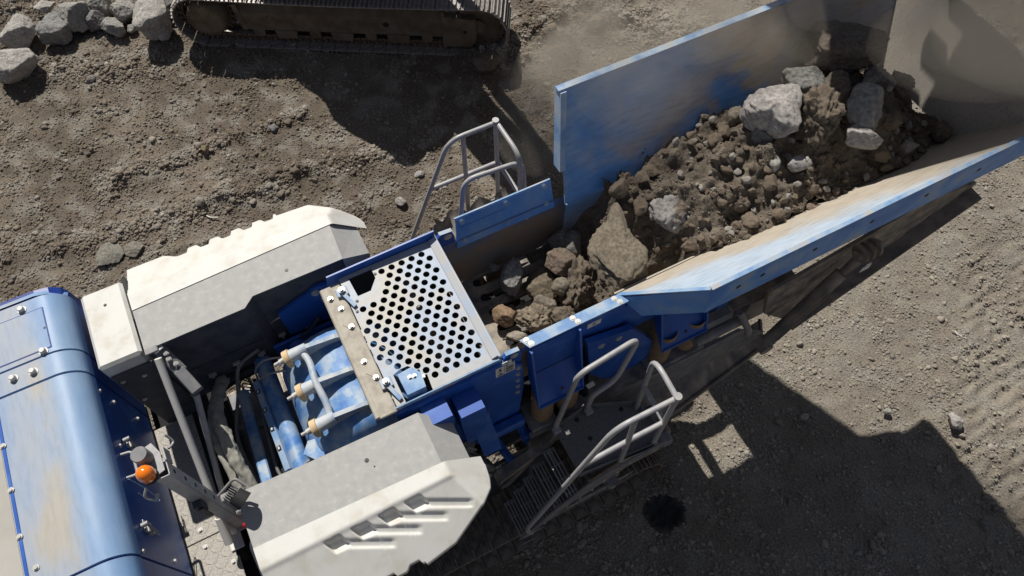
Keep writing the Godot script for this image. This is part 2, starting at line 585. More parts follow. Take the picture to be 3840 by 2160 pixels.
func hood():
	var root := Shape.new()
	# inner body, a little smaller, so that the joints between the panels read as dark grooves
	root.prism(V2([-4.8, 2.2, -1.775, 2.2, -1.775, 3.12, -1.80, 3.2, -1.86, 3.255, -1.95, 3.275, -4.8, 3.275]), Vector3(0, 0, -1.5), Vector3.RIGHT, Vector3.UP, Vector3(0, 0, 2.95))
	var body := part("engine_hood", root, mats.seam_blue, crusher)
	var spans := [[-1.415, -0.922], [-0.906, -0.735], [-0.717, 0.637], [0.655, 1.46]]
	for sp in spans:
		var prof := []
		prof.append(Vector2(-4.8, 3.30))
		prof.append(Vector2(-1.93, 3.30))
		for i in range(1, 9):
			var a := PI / 2 * (1.0 - i / 8.0)
			prof.append(Vector2(-1.93 + 0.17 * cos(a), 3.13 + 0.17 * sin(a)))
		prof.append(Vector2(-1.757, 3.09))
		var rows := []
		var across: int = maxi(3, int((sp[1] - sp[0]) / 0.03))
		for i in across + 1:
			var z: float = lerpf(sp[0], sp[1], float(i) / across)
			var r := []
			for k in 70:
				r.append(Vector3(lerpf(-4.8, -1.93, pow(k / 70.0, 0.6)), 3.30, z))
			for k in range(1, prof.size()):
				r.append(Vector3(prof[k].x, prof[k].y, z))
			rows.append(r)
		var s := Shape.new()
		s.painter = paint("hood")
		s.grid(rows)
		# turned-down edges of the sheet
		s.flat()
		for e in 2:
			for i in prof.size() - 1:
				var a := Vector3(prof[i].x, prof[i].y, sp[e])
				var b := Vector3(prof[i + 1].x, prof[i + 1].y, sp[e])
				var inn := Vector3(-0.03 if prof[i].y < 3.29 else 0.0, -0.03, 0)
				s.quad_out(a, b, b + inn, a + inn, Vector3(a.x, 3.0, (sp[0] + sp[1]) * 0.5))
		part("roof_panel", s, mats.brushed_sheet, body)
		var w := Shape.new()
		w.box(Vector3(-1.769, 2.645, (sp[0] + sp[1]) * 0.5), Vector3(0.014, 0.87, sp[1] - sp[0]), 0.003)
		part("side_panel", w, mats.blue_paint, body)
	# far long side: roof edge rounded over into the wall
	var rows2 := []
	for x in [-4.8, -2.1, -1.95, -1.87, -1.81, -1.775]:
		var drop = 0.0 if x < -1.95 else (x + 1.95) * (x + 1.95) * 4.5
		rows2.append([Vector3(x, 3.3 - drop, -1.432), Vector3(x, 3.285 - drop, -1.47), Vector3(x, 3.24 - drop, -1.50), Vector3(x, 3.1 - drop, -1.515), Vector3(x, 2.2, -1.515)])
	var far := Shape.new()
	far.painter = paint("hood")
	far.grid(rows2)
	part("roof_edge", far, mats.dusted_sheet, body)
	# lid with a thin joint round it
	var lid := Shape.new()
	lid.painter = paint("hood")
	var lr := []
	for i in 13:
		var r := []
		for k in 61:
			r.append(Vector3(-3.9 + 1.99 * k / 60.0, 3.304, -1.305 + 0.34 * i / 12.0))
		lr.append(r)
	lid.grid(lr)
	lid.box(Vector3(-2.905, 3.3005, -1.135), Vector3(1.99, 0.006, 0.34), 0.002)
	part("service_lid", lid, mats.brushed_sheet, body)
	var joint := Shape.new()
	joint.box(Vector3(-1.906, 3.3012, -1.135), Vector3(0.006, 0.0025, 0.35))
	joint.box(Vector3(-2.905, 3.3012, -1.309), Vector3(1.99, 0.0025, 0.006))
	joint.box(Vector3(-2.905, 3.3012, -0.961), Vector3(1.99, 0.0025, 0.006))
	part("lid_joint", joint, mats.seam_blue, body)
	# lengthwise joint strip and the panel beyond it
	var strip := Shape.new()
	strip.box(Vector3(-2.318, 3.3025, -0.05), Vector3(0.022, 0.007, 1.36), 0.002)
	part("joint_strip", strip, mats.blue_paint, body)
	var pan := Shape.new()
	pan.box(Vector3(-3.4, 3.3015, -0.04), Vector3(2.13, 0.005, 1.33), 0.002)
	part("beige_panel", pan, mats.beige_sheet, body)
	for p in [[-2.04, -1.35], [-1.96, -0.945], [-2.05, -0.82], [-2.18, -0.83], [-2.6, -1.36], [-2.55, -0.82]]:
		knob(body, Vector3(p[0], 3.3, p[1]))
	for z in [-0.37, -0.05, 0.27, 0.55]:
		bolt(body, Vector3(-2.318, 3.305, z), Vector3.UP, 0.013, 0.014)
	bolt(body, Vector3(-2.26, 3.302, 0.50), Vector3.UP, 0.013, 0.014)
	bolt(body, Vector3(-1.92, 3.300, -1.13), Vector3.UP, 0.009, 0.006, "rivet", "label_ink")
	for p in [[3.06, -0.62], [2.85, -0.61], [2.95, -0.21], [3.03, 0.60], [2.5, 0.58], [2.45, -0.62]]:
		bolt(body, Vector3(-1.762, p[0], p[1]), Vector3.RIGHT, 0.012, 0.012)
	# bent handle
	var hs := Shape.new()
	hs.tube(rounded([Vector3(-1.76, 2.99, -0.12), Vector3(-1.69, 2.97, -0.12), Vector3(-1.69, 2.97, 0.06), Vector3(-1.76, 2.99, 0.06)], 0.03), 0.011, 8)
	part("grab_handle", hs, mats.rail_grey, body)
	# two over-centre latches
	for c in [Vector3(-1.755, 2.76, -0.25), Vector3(-1.755, 2.84, 0.43)]:
		var l := Shape.new()
		l.box(c + Vector3(0.004, 0.03, 0), Vector3(0.012, 0.10, 0.045), 0.003)
		l.bar(c + Vector3(0.03, 0.09, -0.02), c + Vector3(0.03, -0.06, 0.01), 0.022, 0.008, Vector3.RIGHT)
		l.cyl(c + Vector3(0.012, 0.045, -0.03), c + Vector3(0.012, 0.045, 0.035), 0.010)
		l.tube([c + Vector3(0.02, 0.0, -0.016), c + Vector3(0.022, -0.09, -0.012), c + Vector3(0.022, -0.10, 0.012), c + Vector3(0.02, 0.0, 0.016)], 0.004, 6)
		l.cyl(c + Vector3(0.0, 0.12, -0.02), c + Vector3(0.045, 0.12, -0.02), 0.017)
		part("toggle_latch", l, mats.galvanised, body)
	for c in [Vector3(-1.76, 2.68, -0.045), Vector3(-1.76, 2.84, 0.365)]:
		var lb := Shape.new()
		lb.box(c, Vector3(0.006, 0.13, 0.032))
		var lo := part("warning_label", lb, mats.label_white, body)
		var ink := Shape.new()
		for k in 3:
			ink.box(c + Vector3(0.004, 0.035 - 0.03 * k, 0.004 * (k - 1)), Vector3(0.002, 0.012, 0.018))
		part("pictogram", ink, mats.label_ink, lo)
	# loose wire
	var wire := Shape.new()
	wire.tube(curve([Vector3(-1.757, 2.96, 0.06), Vector3(-1.74, 2.72, 0.09), Vector3(-1.72, 2.6, 0.15), Vector3(-1.74, 2.72, 0.17), Vector3(-1.757, 2.86, 0.14)]), 0.0035, 5)
	part("loose_wire", wire, mats.light_blue, body)


# outer edge of the moulded cover in plan, with its row of teeth
func guard_edge(x: float, near: float) -> float:
	var e := 1.475 if near > 0.0 else 1.375
	if x > -0.16:
		var pts := [Vector2(-0.16, 1.52), Vector2(0.06, 1.485), Vector2(0.32, 1.355), Vector2(0.41, 1.265), Vector2(0.435, 1.20), Vector2(0.45, 1.10)]
		if near < 0.0:
			pts = [Vector2(-0.16, 1.40), Vector2(0.10, 1.375), Vector2(0.24, 1.22), Vector2(0.40, 1.16), Vector2(0.435, 1.13), Vector2(0.45, 1.09)]
		for i in pts.size() - 1:
			if x <= pts[i + 1].x:
				return lerpf(pts[i].y, pts[i + 1].y, (x - pts[i].x) / (pts[i + 1].x - pts[i].x))
		return 1.10
	var ph := fposmod(x + 0.19, 0.172)
	var tooth := smoothstep(0.0, 0.014, ph) * (1.0 - smoothstep(0.070, 0.115, ph))
	if x < -0.92:
		tooth = 0.0
		e += 0.085 * smoothstep(-0.94, -1.07, x)
	return e + (0.058 if near < 0.0 else 0.028) * tooth


# how deep the four slanting channels are pressed into it
func guard_groove(x: float, z: float) -> float:
	var d := 0.0
	for i in 4:
		var p := Vector2(x + 0.07 + 0.18 * i, z - 1.185)
		var along := p.x * 0.909 + p.y * 0.416
		var off := absf(p.x * -0.416 + p.y * 0.909)
		var len := 0.36 - 0.0 * i
		if along > -0.01 and along < len + 0.05:
			var w := 0.021
			d = maxf(d, 0.017 * (1.0 - smoothstep(w * 0.55, w * 1.5, off)) * (1.0 - smoothstep(len - 0.03, len + 0.02, along)))
		# deeper pocket at the upper end
		var px := p.x - 0.01
		var pocket := (1.0 - smoothstep(0.047, 0.060, absf(px - p.y * 0.5))) * smoothstep(-0.030, -0.022, p.y) * (1.0 - smoothstep(0.022, 0.06, p.y))
		d = maxf(d, 0.042 * pocket)
	return d


func track_guard(near: float):
	var x0 := -1.06 if near > 0.0 else -1.335
	var inner := [x0, 0.63, -0.61, 0.635, -0.53, 0.705, 0.165, 0.705]
	if near > 0.0:
		inner = [x0, 0.62, -0.6, 0.64, 0.185, 0.655]
	var poly := inner + [0.185, 1.085, x0, 1.035]
	for i in range(1, poly.size(), 2):
		poly[i] *= near
	var body := Shape.new()
	body.prism(V2(poly), Vector3(0, 2.35, 0), Vector3.RIGHT, Vector3(0, 0, 1), Vector3.UP * 0.945)
	var root := part("track_guard", body, mats.dark_slate, crusher)
	var top := Shape.new()
	top.prism(V2(poly), Vector3(0, 3.294, 0), Vector3.RIGHT, Vector3(0, 0, 1), Vector3.UP * 0.008)
	var tp := part("top_plate", top, mats.guard_grey, root)
	var zi := 0.655 if near > 0.0 else 0.705
	# sloping end plate
	var sl := Shape.new()
	sl.flat()
	var e := [Vector3(0.162 if near < 0.0 else 0.183, 3.299, zi * near), Vector3(0.183, 3.299, 1.085 * near), Vector3(0.375, 3.11, 1.085 * near), Vector3(0.375, 3.11, (zi + 0.08) * near)]
	sl.quad_out(e[0], e[1], e[2], e[3], Vector3(0, 2.5, near))
	sl.quad_out(e[3], e[2], Vector3(0.375, 2.3, 1.085 * near), Vector3(0.375, 2.3, (zi + 0.08) * near), Vector3(0, 2.5, near))
	sl.quad_out(e[0], e[3], Vector3(0.375, 2.3, (zi + 0.08) * near), Vector3(0.187, 2.3, zi * near), Vector3(0, 2.5, 2 * near))
	part("end_plate", sl, mats.guard_grey, root)
	# moulded white cover: level lip, sloping face with pressed channels, toothed edge and skirt
	var rows := []
	var nx := 210
	var nv := 46
	for k in nx + 1:
		var x := lerpf(x0, 0.45, float(k) / nx)
		var edge := guard_edge(x, near)
		var r := []
		var y := 3.31
		for i in nv + 1:
			var z := lerpf(1.035 + (x - 0.185) * 0.035, edge, float(i) / nv)
			y = 3.314 - 0.47 * maxf(0.0, z - 1.13) + 0.012 * (1.0 - smoothstep(1.13, 1.16, z)) - 0.012
			var facet := 3.314 - maxf(0.0, x - 0.200) * 1.03
			var t := clampf(0.5 + (facet - y) / 0.05, 0.0, 1.0)
			y = lerpf(facet, y, t) - 0.0125 * t * (1.0 - t) * 4.0 * 0.5
			if near > 0.0:
				y -= guard_groove(x, z)
			r.append(Vector3(x, y, z * near))
		for q in [[0.006, 0.003], [0.011, 0.010], [0.012, 0.024], [0.010, 0.045], [-0.002, 0.055], [-0.02, 0.05]]:
			r.append(Vector3(x + (q[0] * 0.5 if x > 0.3 else 0.0), y - q[1], (edge + q[0]) * near))
		rows.append(r)
	var sh := Shape.new()
	sh.grid(rows)
	sh.flat()
	var tip: Array = rows[-1]
	for i in nv:
		sh.quad_out(tip[i], tip[i + 1], tip[i + 1] + Vector3(-0.01, -0.05, 0), tip[i] + Vector3(-0.01, -0.05, 0), Vector3(0, 3, tip[i].z))
	part("white_shell", sh, mats.guard_white, root)
	# fixing holes and clips
	bolt(tp, Vector3(-0.24, 3.302, 0.80 * near), Vector3.UP, 0.010, 0.004, "hole", "label_ink")
	if near > 0.0:
		bolt(tp, Vector3(-0.24 + 0.03, 3.302, 0.86), Vector3.UP, 0.004, 0.004, "hole", "label_ink")
	var wall := 0.705 if near < 0.0 else 0.64
	for k in 7:
		var x := -1.1 + 0.2 * k
		var cl := Shape.new()
		var zc: float = (wall - 0.075 if x < -0.55 else wall) * near
		cl.box(Vector3(x, 2.62 + 0.02 * (k % 2), zc - 0.012 * near), Vector3(0.06, 0.022, 0.03), 0.004)
		cl.cyl(Vector3(x, 2.62, zc), Vector3(x, 2.62, zc - 0.04 * near), 0.012, -1.0, 8)
		part("clip", cl, mats.galvanised, root)
	var led := Shape.new()
	led.bar(Vector3(-1.2, 2.80, (wall - 0.078) * near), Vector3(-0.62, 2.80, (wall - 0.078) * near), 0.012, 0.012)
	led.bar(Vector3(-0.5, 2.86, (wall - 0.004) * near), Vector3(0.1, 2.86, (wall - 0.004) * near), 0.012, 0.012)
	part("seam_ledge", led, mats.dark_slate, root)
	var lip := Shape.new()
	for k in 14:
		var xa := -1.1 + 0.09 * k
		var zz: float = (wall - 0.08 if xa < -0.6 else wall - 0.006) * near
		lip.bar(Vector3(xa, 2.5 + 0.01 * sin(k * 2.1), zz), Vector3(xa + 0.09, 2.5 + 0.01 * sin((k + 1) * 2.1), zz), 0.05, 0.008)
	part("rubber_lip", lip, mats.black_rubber, root)
	if near < 0.0:
		# the white box at the rear end, past a dark gap
		var bx := Shape.new()
		bx.box(Vector3(-1.505, 2.76, -0.955), Vector3(0.30, 1.08, 0.65), 0.022)
		part("rear_cover", bx, mats.guard_white, root)
		var gap := Shape.new()
		gap.box(Vector3(-1.345, 2.75, -1.12), Vector3(0.03, 1.05, 0.38))
		part("gap_seal", gap, mats.black_rubber, root)
		var cb := Shape.new()
		cb.box(Vector3(-1.49, 2.66, -0.622), Vector3(0.29, 1.0, 0.008))
		var cp := part("inner_cover", cb, mats.dark_slate, root)
		for p in [[-1.60, 3.05], [-1.46, 3.02], [-1.4, 2.8], [-1.6, 2.7]]:
			bolt(cp, Vector3(p[0], p[1], -0.617), Vector3(0, 0, 1), 0.012, 0.01)
		bolt(tp, Vector3(-1.5, 3.30, -1.12), Vector3.UP, 0.008, 0.004, "hole", "label_ink")
		var tab := Shape.new()
		tab.box(Vector3(-1.29, 3.306, -0.61), Vector3(0.09, 0.012, 0.05), 0.004)
		part("bracket_tab", tab, mats.frame_grey, root)


func rear_deck():
	for q in [[-1.79, -1.44, -0.62, 0.405], [-1.79, -1.43, 0.413, 1.5]]:
		var s := Shape.new()
		s.box(Vector3((q[0] + q[1]) / 2, 2.142, (q[2] + q[3]) / 2), Vector3(q[1] - q[0], 0.012, q[3] - q[2]), 0.003)
		var d := part("tread_plate", s, mats.tread_plate, crusher)
		var ys := [0.33] if q[2] < 0 else [0.47, 1.2]
		for z in ys:
			bolt(d, Vector3(-1.64, 2.148, z), Vector3.UP, 0.013, 0.015)
			if z != 0.33: bolt(d, Vector3(-1.48, 2.148, z + 0.2), Vector3.UP, 0.013, 0.015)
	var under := Shape.new()
	under.box(Vector3(-1.5, 1.93, 0.0), Vector3(0.62, 0.02, 3.0))
	part("lower_floor", under, mats.pit_dark, crusher)
	var kerb := Shape.new()
	kerb.box(Vector3(-1.782, 2.165, 0.3), Vector3(0.02, 0.06, 2.3), 0.004)
	part("deck_seal", kerb, mats.black_rubber, crusher)
	# sloping pipes from the far guard to the deck
	for q in [[Vector3(-1.265, 3.30, -0.53), Vector3(-1.41, 2.42, 0.46), 0.026, "pale_pipe"], [Vector3(-1.165, 3.02, -0.30), Vector3(-1.395, 2.20, 0.18), 0.023, "rail_grey"]]:
		var s := Shape.new()
		s.tube([q[0], (q[0] + q[1]) / 2, q[1]], q[2], 14)
		var p := part("prop_pipe", s, mats[q[3]], crusher)
		var f := Shape.new()
		var dir: Vector3 = (q[1] - q[0]).normalized()
		f.cyl(q[1] - dir * 0.06, q[1] + dir * 0.16, q[2] * 1.35, -1.0, 16)
		f.box(Vector3(q[1].x - 0.01, 2.155, q[1].z + 0.08), Vector3(0.1, 0.02, 0.12), 0.004)
		f.cyl(Vector3(q[1].x, 2.15, q[1].z), q[1], q[2] * 1.1)
		part("socket", f, mats.pale_pipe if q[3] == "pale_pipe" else mats.frame_grey, p)
	# bracket plate that carries them
	var b := Shape.new()
	b.bar(Vector3(-1.265, 3.22, -0.66), Vector3(-1.19, 3.10, -0.47), 0.09, 0.09, Vector3.UP, 0.008)
	b.bar(Vector3(-1.20, 3.12, -0.48), Vector3(-1.14, 3.05, -0.30), 0.08, 0.10, Vector3.UP, 0.006)
	var bp := part("pipe_bracket", b, mats.frame_grey, crusher)
	var cap := Shape.new()
	cap.box(Vector3(-1.265, 3.275, -0.645), Vector3(0.10, 0.012, 0.07), 0.003, Basis(Vector3.UP, -1.15))
	part("top_cap", cap, mats.pale_pipe, bp)
	for p in [Vector3(-1.22, 3.24, -0.58), Vector3(-1.22, 3.22, -0.54), Vector3(-1.19, 3.19, -0.50)]:
		bolt(bp, p, Vector3(0.3, 0.9, 0.3).normalized(), 0.013, 0.012)
	mast()


func mast():
	# folded channel with holes, standing by the near guard
	var s := Shape.new()
	var at := Vector3(-1.345, 0, 0.40)
	var t := 0.006
	s.box(at + Vector3(-0.04, 2.88, 0.0), Vector3(t, 1.48, 0.10), 0.001)
	s.box(at + Vector3(0.0, 2.88, -0.047), Vector3(0.08, 1.48, t), 0.001)
	s.box(at + Vector3(0.0, 2.88, 0.047), Vector3(0.08, 1.48, t), 0.001)
	s.box(at + Vector3(0.04, 2.88, 0.0), Vector3(t, 1.475, 0.088), 0.001)
	s.box(at + Vector3(0, 2.16, 0), Vector3(0.16, 0.02, 0.16), 0.004)
	var m := part("beacon_mast", s, mats.mast_grey, crusher)
	for k in 5:
		var q := Shape.new()
		var y := 3.52 - 0.17 * k
		q.cyl(at + Vector3(0.042, y, 0.0), at + Vector3(0.0445, y, 0.0), 0.016, -1.0, 14)
		part("hole", q, mats.pit_dark, m)
	var clip := Shape.new()
	clip.box(at + Vector3(-0.02, 2.99, 0.075), Vector3(0.06, 0.14, 0.05), 0.006)
	clip.box(at + Vector3(-0.01, 2.93, 0.11), Vector3(0.035, 0.20, 0.012), 0.003)
	part("clamp", clip, mats.dark_slate, m)
	var head := Shape.new()
	head.prism(V2([-0.09, -0.14, 0.0, -0.16, 0.035, -0.08, 0.035, 0.04, -0.03, 0.06, -0.10, 0.03]), at + Vector3(-0.01, 3.62, -0.03), Vector3.RIGHT, Vector3(0, 0, 1), Vector3.UP * 0.008)
	head.box(at + Vector3(0.045, 3.58, -0.09), Vector3(0.012, 0.10, 0.09), 0.002)
	var hp := part("head_plate", head, mats.rail_grey, m)
	var lamp := Shape.new()
	lamp.lathe(at + Vector3(-0.062, 3.63, 0.015), Vector3.UP, [Vector2(0.052, 0.0), Vector2(0.052, 0.035), Vector2(0.046, 0.04)], 22)
	part("beacon_base", lamp, mats.black_rubber, m)
	var dome := Shape.new()
	dome.lathe(at + Vector3(-0.062, 3.665, 0.015), Vector3.UP, [Vector2(0.049, 0.0), Vector2(0.052, 0.004), Vector2(0.051, 0.035), Vector2(0.047, 0.058), Vector2(0.038, 0.075), Vector2(0.022, 0.086), Vector2(0.0, 0.09)], 28)
	part("amber_beacon", dome, mats.amber_lens, m)
	var horn := Shape.new()
	horn.lathe(at + Vector3(-0.06, 3.625, -0.105), Vector3.UP, [Vector2(0.048, 0.0), Vector2(0.050, 0.10), Vector2(0.046, 0.106), Vector2(0.0, 0.106)], 24)
	part("antenna_puck", horn, mats.frame_grey, m)
	var hook := Shape.new()
	hook.tube(curve([at + Vector3(-0.11, 3.60, 0.06), at + Vector3(-0.14, 3.56, 0.09), at + Vector3(-0.10, 3.53, 0.12), at + Vector3(-0.07, 3.55, 0.10)]), 0.009, 8)
	hook.tube(curve([at + Vector3(0.07, 3.60, -0.12), at + Vector3(0.10, 3.58, -0.16), at + Vector3(0.08, 3.63, -0.20)]), 0.008, 8)
	part("cable_hook", hook, mats.galvanised, hp)
	# finned work lamp at its foot
	var wl := Shape.new()
	var c := Vector3(-1.02, 3.43, 0.70)
	var n := Vector3(0.55, -0.35, 0.75).normalized()
	wl.cyl(c - n * 0.025, c + n * 0.04, 0.054, 0.058, 24)
	wl.cyl(c + n * 0.04, c + n * 0.047, 0.060, -1.0, 24)
	var w := part("work_lamp", wl, mats.black_rubber, crusher)
	var side := n.cross(Vector3.UP).normalized()
	var up := side.cross(n)
	for k in 7:
		var f := Shape.new()
		var o := (k - 3) * 0.014
		f.box(c - n * 0.055 + side * o, Vector3(0.005, 0.088 * sqrt(1.0 - pow(o / 0.075, 2.0)), 0.045), 0.0, Basis(side, up, n))
		part("cooling_fin", f, mats.frame_grey, w)
	var br := Shape.new()
	br.tube(rounded([c + side * -0.08, c + side * -0.085 - n * 0.09, c - n * 0.1 + Vector3(-0.06, -0.06, 0.0)], 0.03), 0.010, 8)
	br.box(c + Vector3(-0.07, -0.12, -0.04), Vector3(0.06, 0.26, 0.05), 0.006)
	part("lamp_bracket", br, mats.frame_grey, w)
	var cap := Shape.new()
	cap.cyl(Vector3(-1.235, 2.62, 0.50), Vector3(-1.13, 2.66, 0.50), 0.022, -1.0, 6)
	cap.cyl(Vector3(-1.16, 2.65, 0.50), Vector3(-1.10, 2.67, 0.50), 0.014)
	part("hex_nut", cap, mats.bolt_steel, crusher)
	var red := Shape.new()
	red.tube(curve([Vector3(-1.30, 2.30, 0.50), Vector3(-1.22, 2.33, 0.54), Vector3(-1.20, 2.28, 0.62), Vector3(-1.22, 2.22, 0.68)]), 0.022, 8)
	part("red_lever", red, mats.red_paint, crusher)
	var hoop := Shape.new()
	hoop.tube(rounded([Vector3(-1.08, 2.42, 0.66), Vector3(-1.26, 2.42, 0.66), Vector3(-1.26, 2.30, 0.98), Vector3(-1.06, 2.30, 1.05)], 0.08), 0.026, 12)
	part("black_hoop", hoop, mats.dark_slate, crusher)


func jaw_pit():
	# dark frame under and round the jaw
	var s := Shape.new()
	s.box(Vector3(-0.5, 1.35, 0), Vector3(1.9, 0.5, 1.26), 0.01)
	s.box(Vector3(-1.43, 1.85, 0), Vector3(0.05, 0.6, 1.3), 0.01)
	part("pit_floor", s, mats.pit_dark, crusher)
	var beam := Shape.new()
	beam.tube([Vector3(-0.735, 2.48, -0.85), Vector3(-0.735, 2.48, -0.2), Vector3(-0.735, 2.48, 0.55)], 0.068, 22)
	var cb := part("cross_tube", beam, mats.cast_blue, crusher)
	var strip := Shape.new()
	strip.box(Vector3(-0.825, 2.505, -0.06), Vector3(0.05, 0.065, 0.80), 0.006, Basis(Vector3(0, 0, 1), 0.35))
	var st := part("scale_strip", strip, mats.light_blue, cb)
	for k in 4:
		var q := Shape.new()
		var z := -0.36 + 0.17 * k
		var b := Basis(Vector3(0, 0, 1), 0.35)
		q.box(Vector3(-0.836, 2.540, z), Vector3(0.032, 0.004, 0.036), 0.0, b)
		part("square_mark", q, mats.label_ink, st)
		var q2 := Shape.new()
		q2.box(Vector3(-0.837, 2.5435, z), Vector3(0.015, 0.003, 0.02), 0.0, b)
		part("mark_centre", q2, mats.label_white, st)
	var barA := Shape.new()
	barA.bar(Vector3(-0.985, 2.35, -0.46), Vector3(-1.05, 2.35, 0.62), 0.085, 0.04, Vector3.UP, 0.01)
	barA.cyl(Vector3(-0.98, 2.372, -0.47), Vector3(-0.98, 2.33, -0.47), 0.052, -1.0, 18)
	part("flat_link", barA, mats.cast_blue, crusher)
	for z in [-0.45, 0.05, 0.4]:
		var rib := Shape.new()
		rib.bar(Vector3(-1.2, 1.9, z), Vector3(-0.9, 1.9, z + 0.1), 0.05, 0.03)
		part("tie_bar", rib, mats.frame_grey, crusher)
	# canvas-sleeved hoses
	for q in [[[Vector3(-0.86, 2.1, -1.0), Vector3(-0.97, 2.3, -0.86), Vector3(-1.08, 2.5, -0.58), Vector3(-1.155, 2.62, -0.31), Vector3(-1.15, 2.65, -0.07), Vector3(-1.14, 2.60, 0.12), Vector3(-1.12, 2.5, 0.30), Vector3(-1.07, 2.40, 0.48)], 0.050],
			[[Vector3(-0.95, 2.05, -0.95), Vector3(-1.08, 2.3, -0.72), Vector3(-1.18, 2.5, -0.45), Vector3(-1.235, 2.58, -0.18), Vector3(-1.225, 2.56, 0.02), Vector3(-1.21, 2.48, 0.24), Vector3(-1.18, 2.40, 0.42)], 0.034]]:
		var hs := Shape.new()
		hs.tube(curve(q[0], 14), q[1], 16, 0.30, fine)
		part("sleeved_hose", hs, mats.canvas, crusher)
	# thin lubrication pipes
	for q in [[[Vector3(-0.13, 2.95, -0.78), Vector3(-0.30, 2.92, -0.70), Vector3(-0.55, 2.85, -0.72), Vector3(-0.60, 2.5, -0.68), Vector3(-0.60, 2.2, -0.66)], 0.014, 0.06],
			[[Vector3(-0.50, 2.72, -0.32), Vector3(-0.70, 2.72, -0.38), Vector3(-0.80, 2.55, -0.45), Vector3(-0.84, 2.3, -0.5)], 0.009, 0.1],
			[[Vector3(-0.50, 2.75, -0.42), Vector3(-0.68, 2.78, -0.48), Vector3(-0.80, 2.6, -0.52), Vector3(-0.84, 2.3, -0.55)], 0.009, 0.1],
			[[Vector3(-0.50, 2.5, 0.40), Vector3(-0.66, 2.6, 0.34), Vector3(-0.78, 2.45, 0.40), Vector3(-0.80, 2.3, 0.62)], 0.009, 0.1],
			[[Vector3(-0.38, 2.5, 0.50), Vector3(-0.55, 2.6, 0.46), Vector3(-0.72, 2.45, 0.50), Vector3(-0.74, 2.3, 0.65)], 0.009, 0.1],
			[[Vector3(-0.2, 2.6, 0.6), Vector3(-0.38, 2.66, 0.50), Vector3(-0.52, 2.52, 0.52), Vector3(-0.56, 2.4, 0.66)], 0.017, 0.1],
			[[Vector3(-0.2, 2.62, 0.62), Vector3(-0.34, 2.68, 0.55), Vector3(-0.46, 2.52, 0.57), Vector3(-0.5, 2.4, 0.68)], 0.012, 0.1]]:
		var ps := Shape.new()
		ps.tube(rounded(q[0], q[2]), q[1], 8)
		part("lube_pipe", ps, mats.rail_grey, crusher)
	for q in [[[Vector3(-1.3, 2.2, -0.60), Vector3(-1.05, 2.28, -0.66), Vector3(-0.8, 2.2, -0.72), Vector3(-0.5, 2.3, -0.70)], 0.020, "black_rubber"],
			[[Vector3(-0.62, 2.15, 0.62), Vector3(-0.88, 2.22, 0.35), Vector3(-0.90, 2.25, 0.05), Vector3(-0.86, 2.2, -0.35), Vector3(-0.9, 2.1, -0.7)], 0.018, "black_rubber"],
			[[Vector3(-0.66, 2.15, 0.62), Vector3(-0.92, 2.25, 0.30), Vector3(-0.93, 2.28, 0.0), Vector3(-0.90, 2.24, -0.4), Vector3(-0.94, 2.1, -0.75)], 0.014, "frame_grey"],
			[[Vector3(-0.70, 2.7, -0.62), Vector3(-0.90, 2.6, -0.60), Vector3(-1.02, 2.35, -0.50), Vector3(-1.16, 2.2, -0.20), Vector3(-1.12, 2.1, 0.3)], 0.016, "frame_grey"],
			[[Vector3(-0.45, 2.65, 0.46), Vector3(-0.60, 2.68, 0.38), Vector3(-0.66, 2.58, 0.42), Vector3(-0.68, 2.4, 0.6)], 0.012, "frame_grey"]]:
		var ho := Shape.new()
		ho.tube(curve(q[0], 10), q[1], 9)
		part("hydraulic_hose", ho, mats[q[2]], crusher)
	for k in 5:
		var sp := Shape.new()
		var z := -0.72 + 0.035 * k
		sp.tube(curve([Vector3(-1.06 + 0.02 * k, 2.08, z), Vector3(-0.98, 2.2, z - 0.01), Vector3(-0.93 + 0.01 * k, 2.12, z + 0.02)]), 0.006, 6)
		part("hose_coil", sp, mats.black_rubber, crusher)
	var corr := []
	for k in 25:
		corr.append(Vector3(-0.18 - 0.4 * k / 24.0, 2.75 - 0.25 * k / 24.0, -0.64 + 0.04 * sin(k * 0.2)))
	var cs := Shape.new()
	for k in 24:
		cs.cyl(corr[k], corr[k + 1].lerp(corr[k], 0.35), 0.017, -1.0, 8)
	cs.tube(corr, 0.013, 8)
	part("ribbed_conduit", cs, mats.dark_slate, crusher)
	# blue side bracket with an eye
	var sb := Shape.new()
	sb.prism(V2([-0.44, 2.62, -0.02, 2.62, -0.02, 3.12, -0.12, 3.13, -0.17, 3.09, -0.44, 2.98]), Vector3(0, 0, -0.70), Vector3.RIGHT, Vector3.UP, Vector3(0, 0, 0.03))
	var sbp := part("lug_plate", sb, mats.blue_paint, crusher)
	bolt(sbp, Vector3(-0.12, 3.07, -0.668), Vector3(0, 0, 1), 0.022, 0.02)
	bolt(sbp, Vector3(-0.08, 2.95, -0.668), Vector3(0, 0, 1), 0.016, 0.06)
	var sw := Shape.new()
	sw.box(Vector3(-0.3, 2.3, -0.62), Vector3(0.6, 0.7, 0.03), 0.01)
	sw.cyl(Vector3(-0.42, 2.55, -0.6), Vector3(-0.42, 2.55, -0.54), 0.08, 0.05, 18)
	part("far_cheek", sw, mats.blue_paint, crusher)
	jaw()


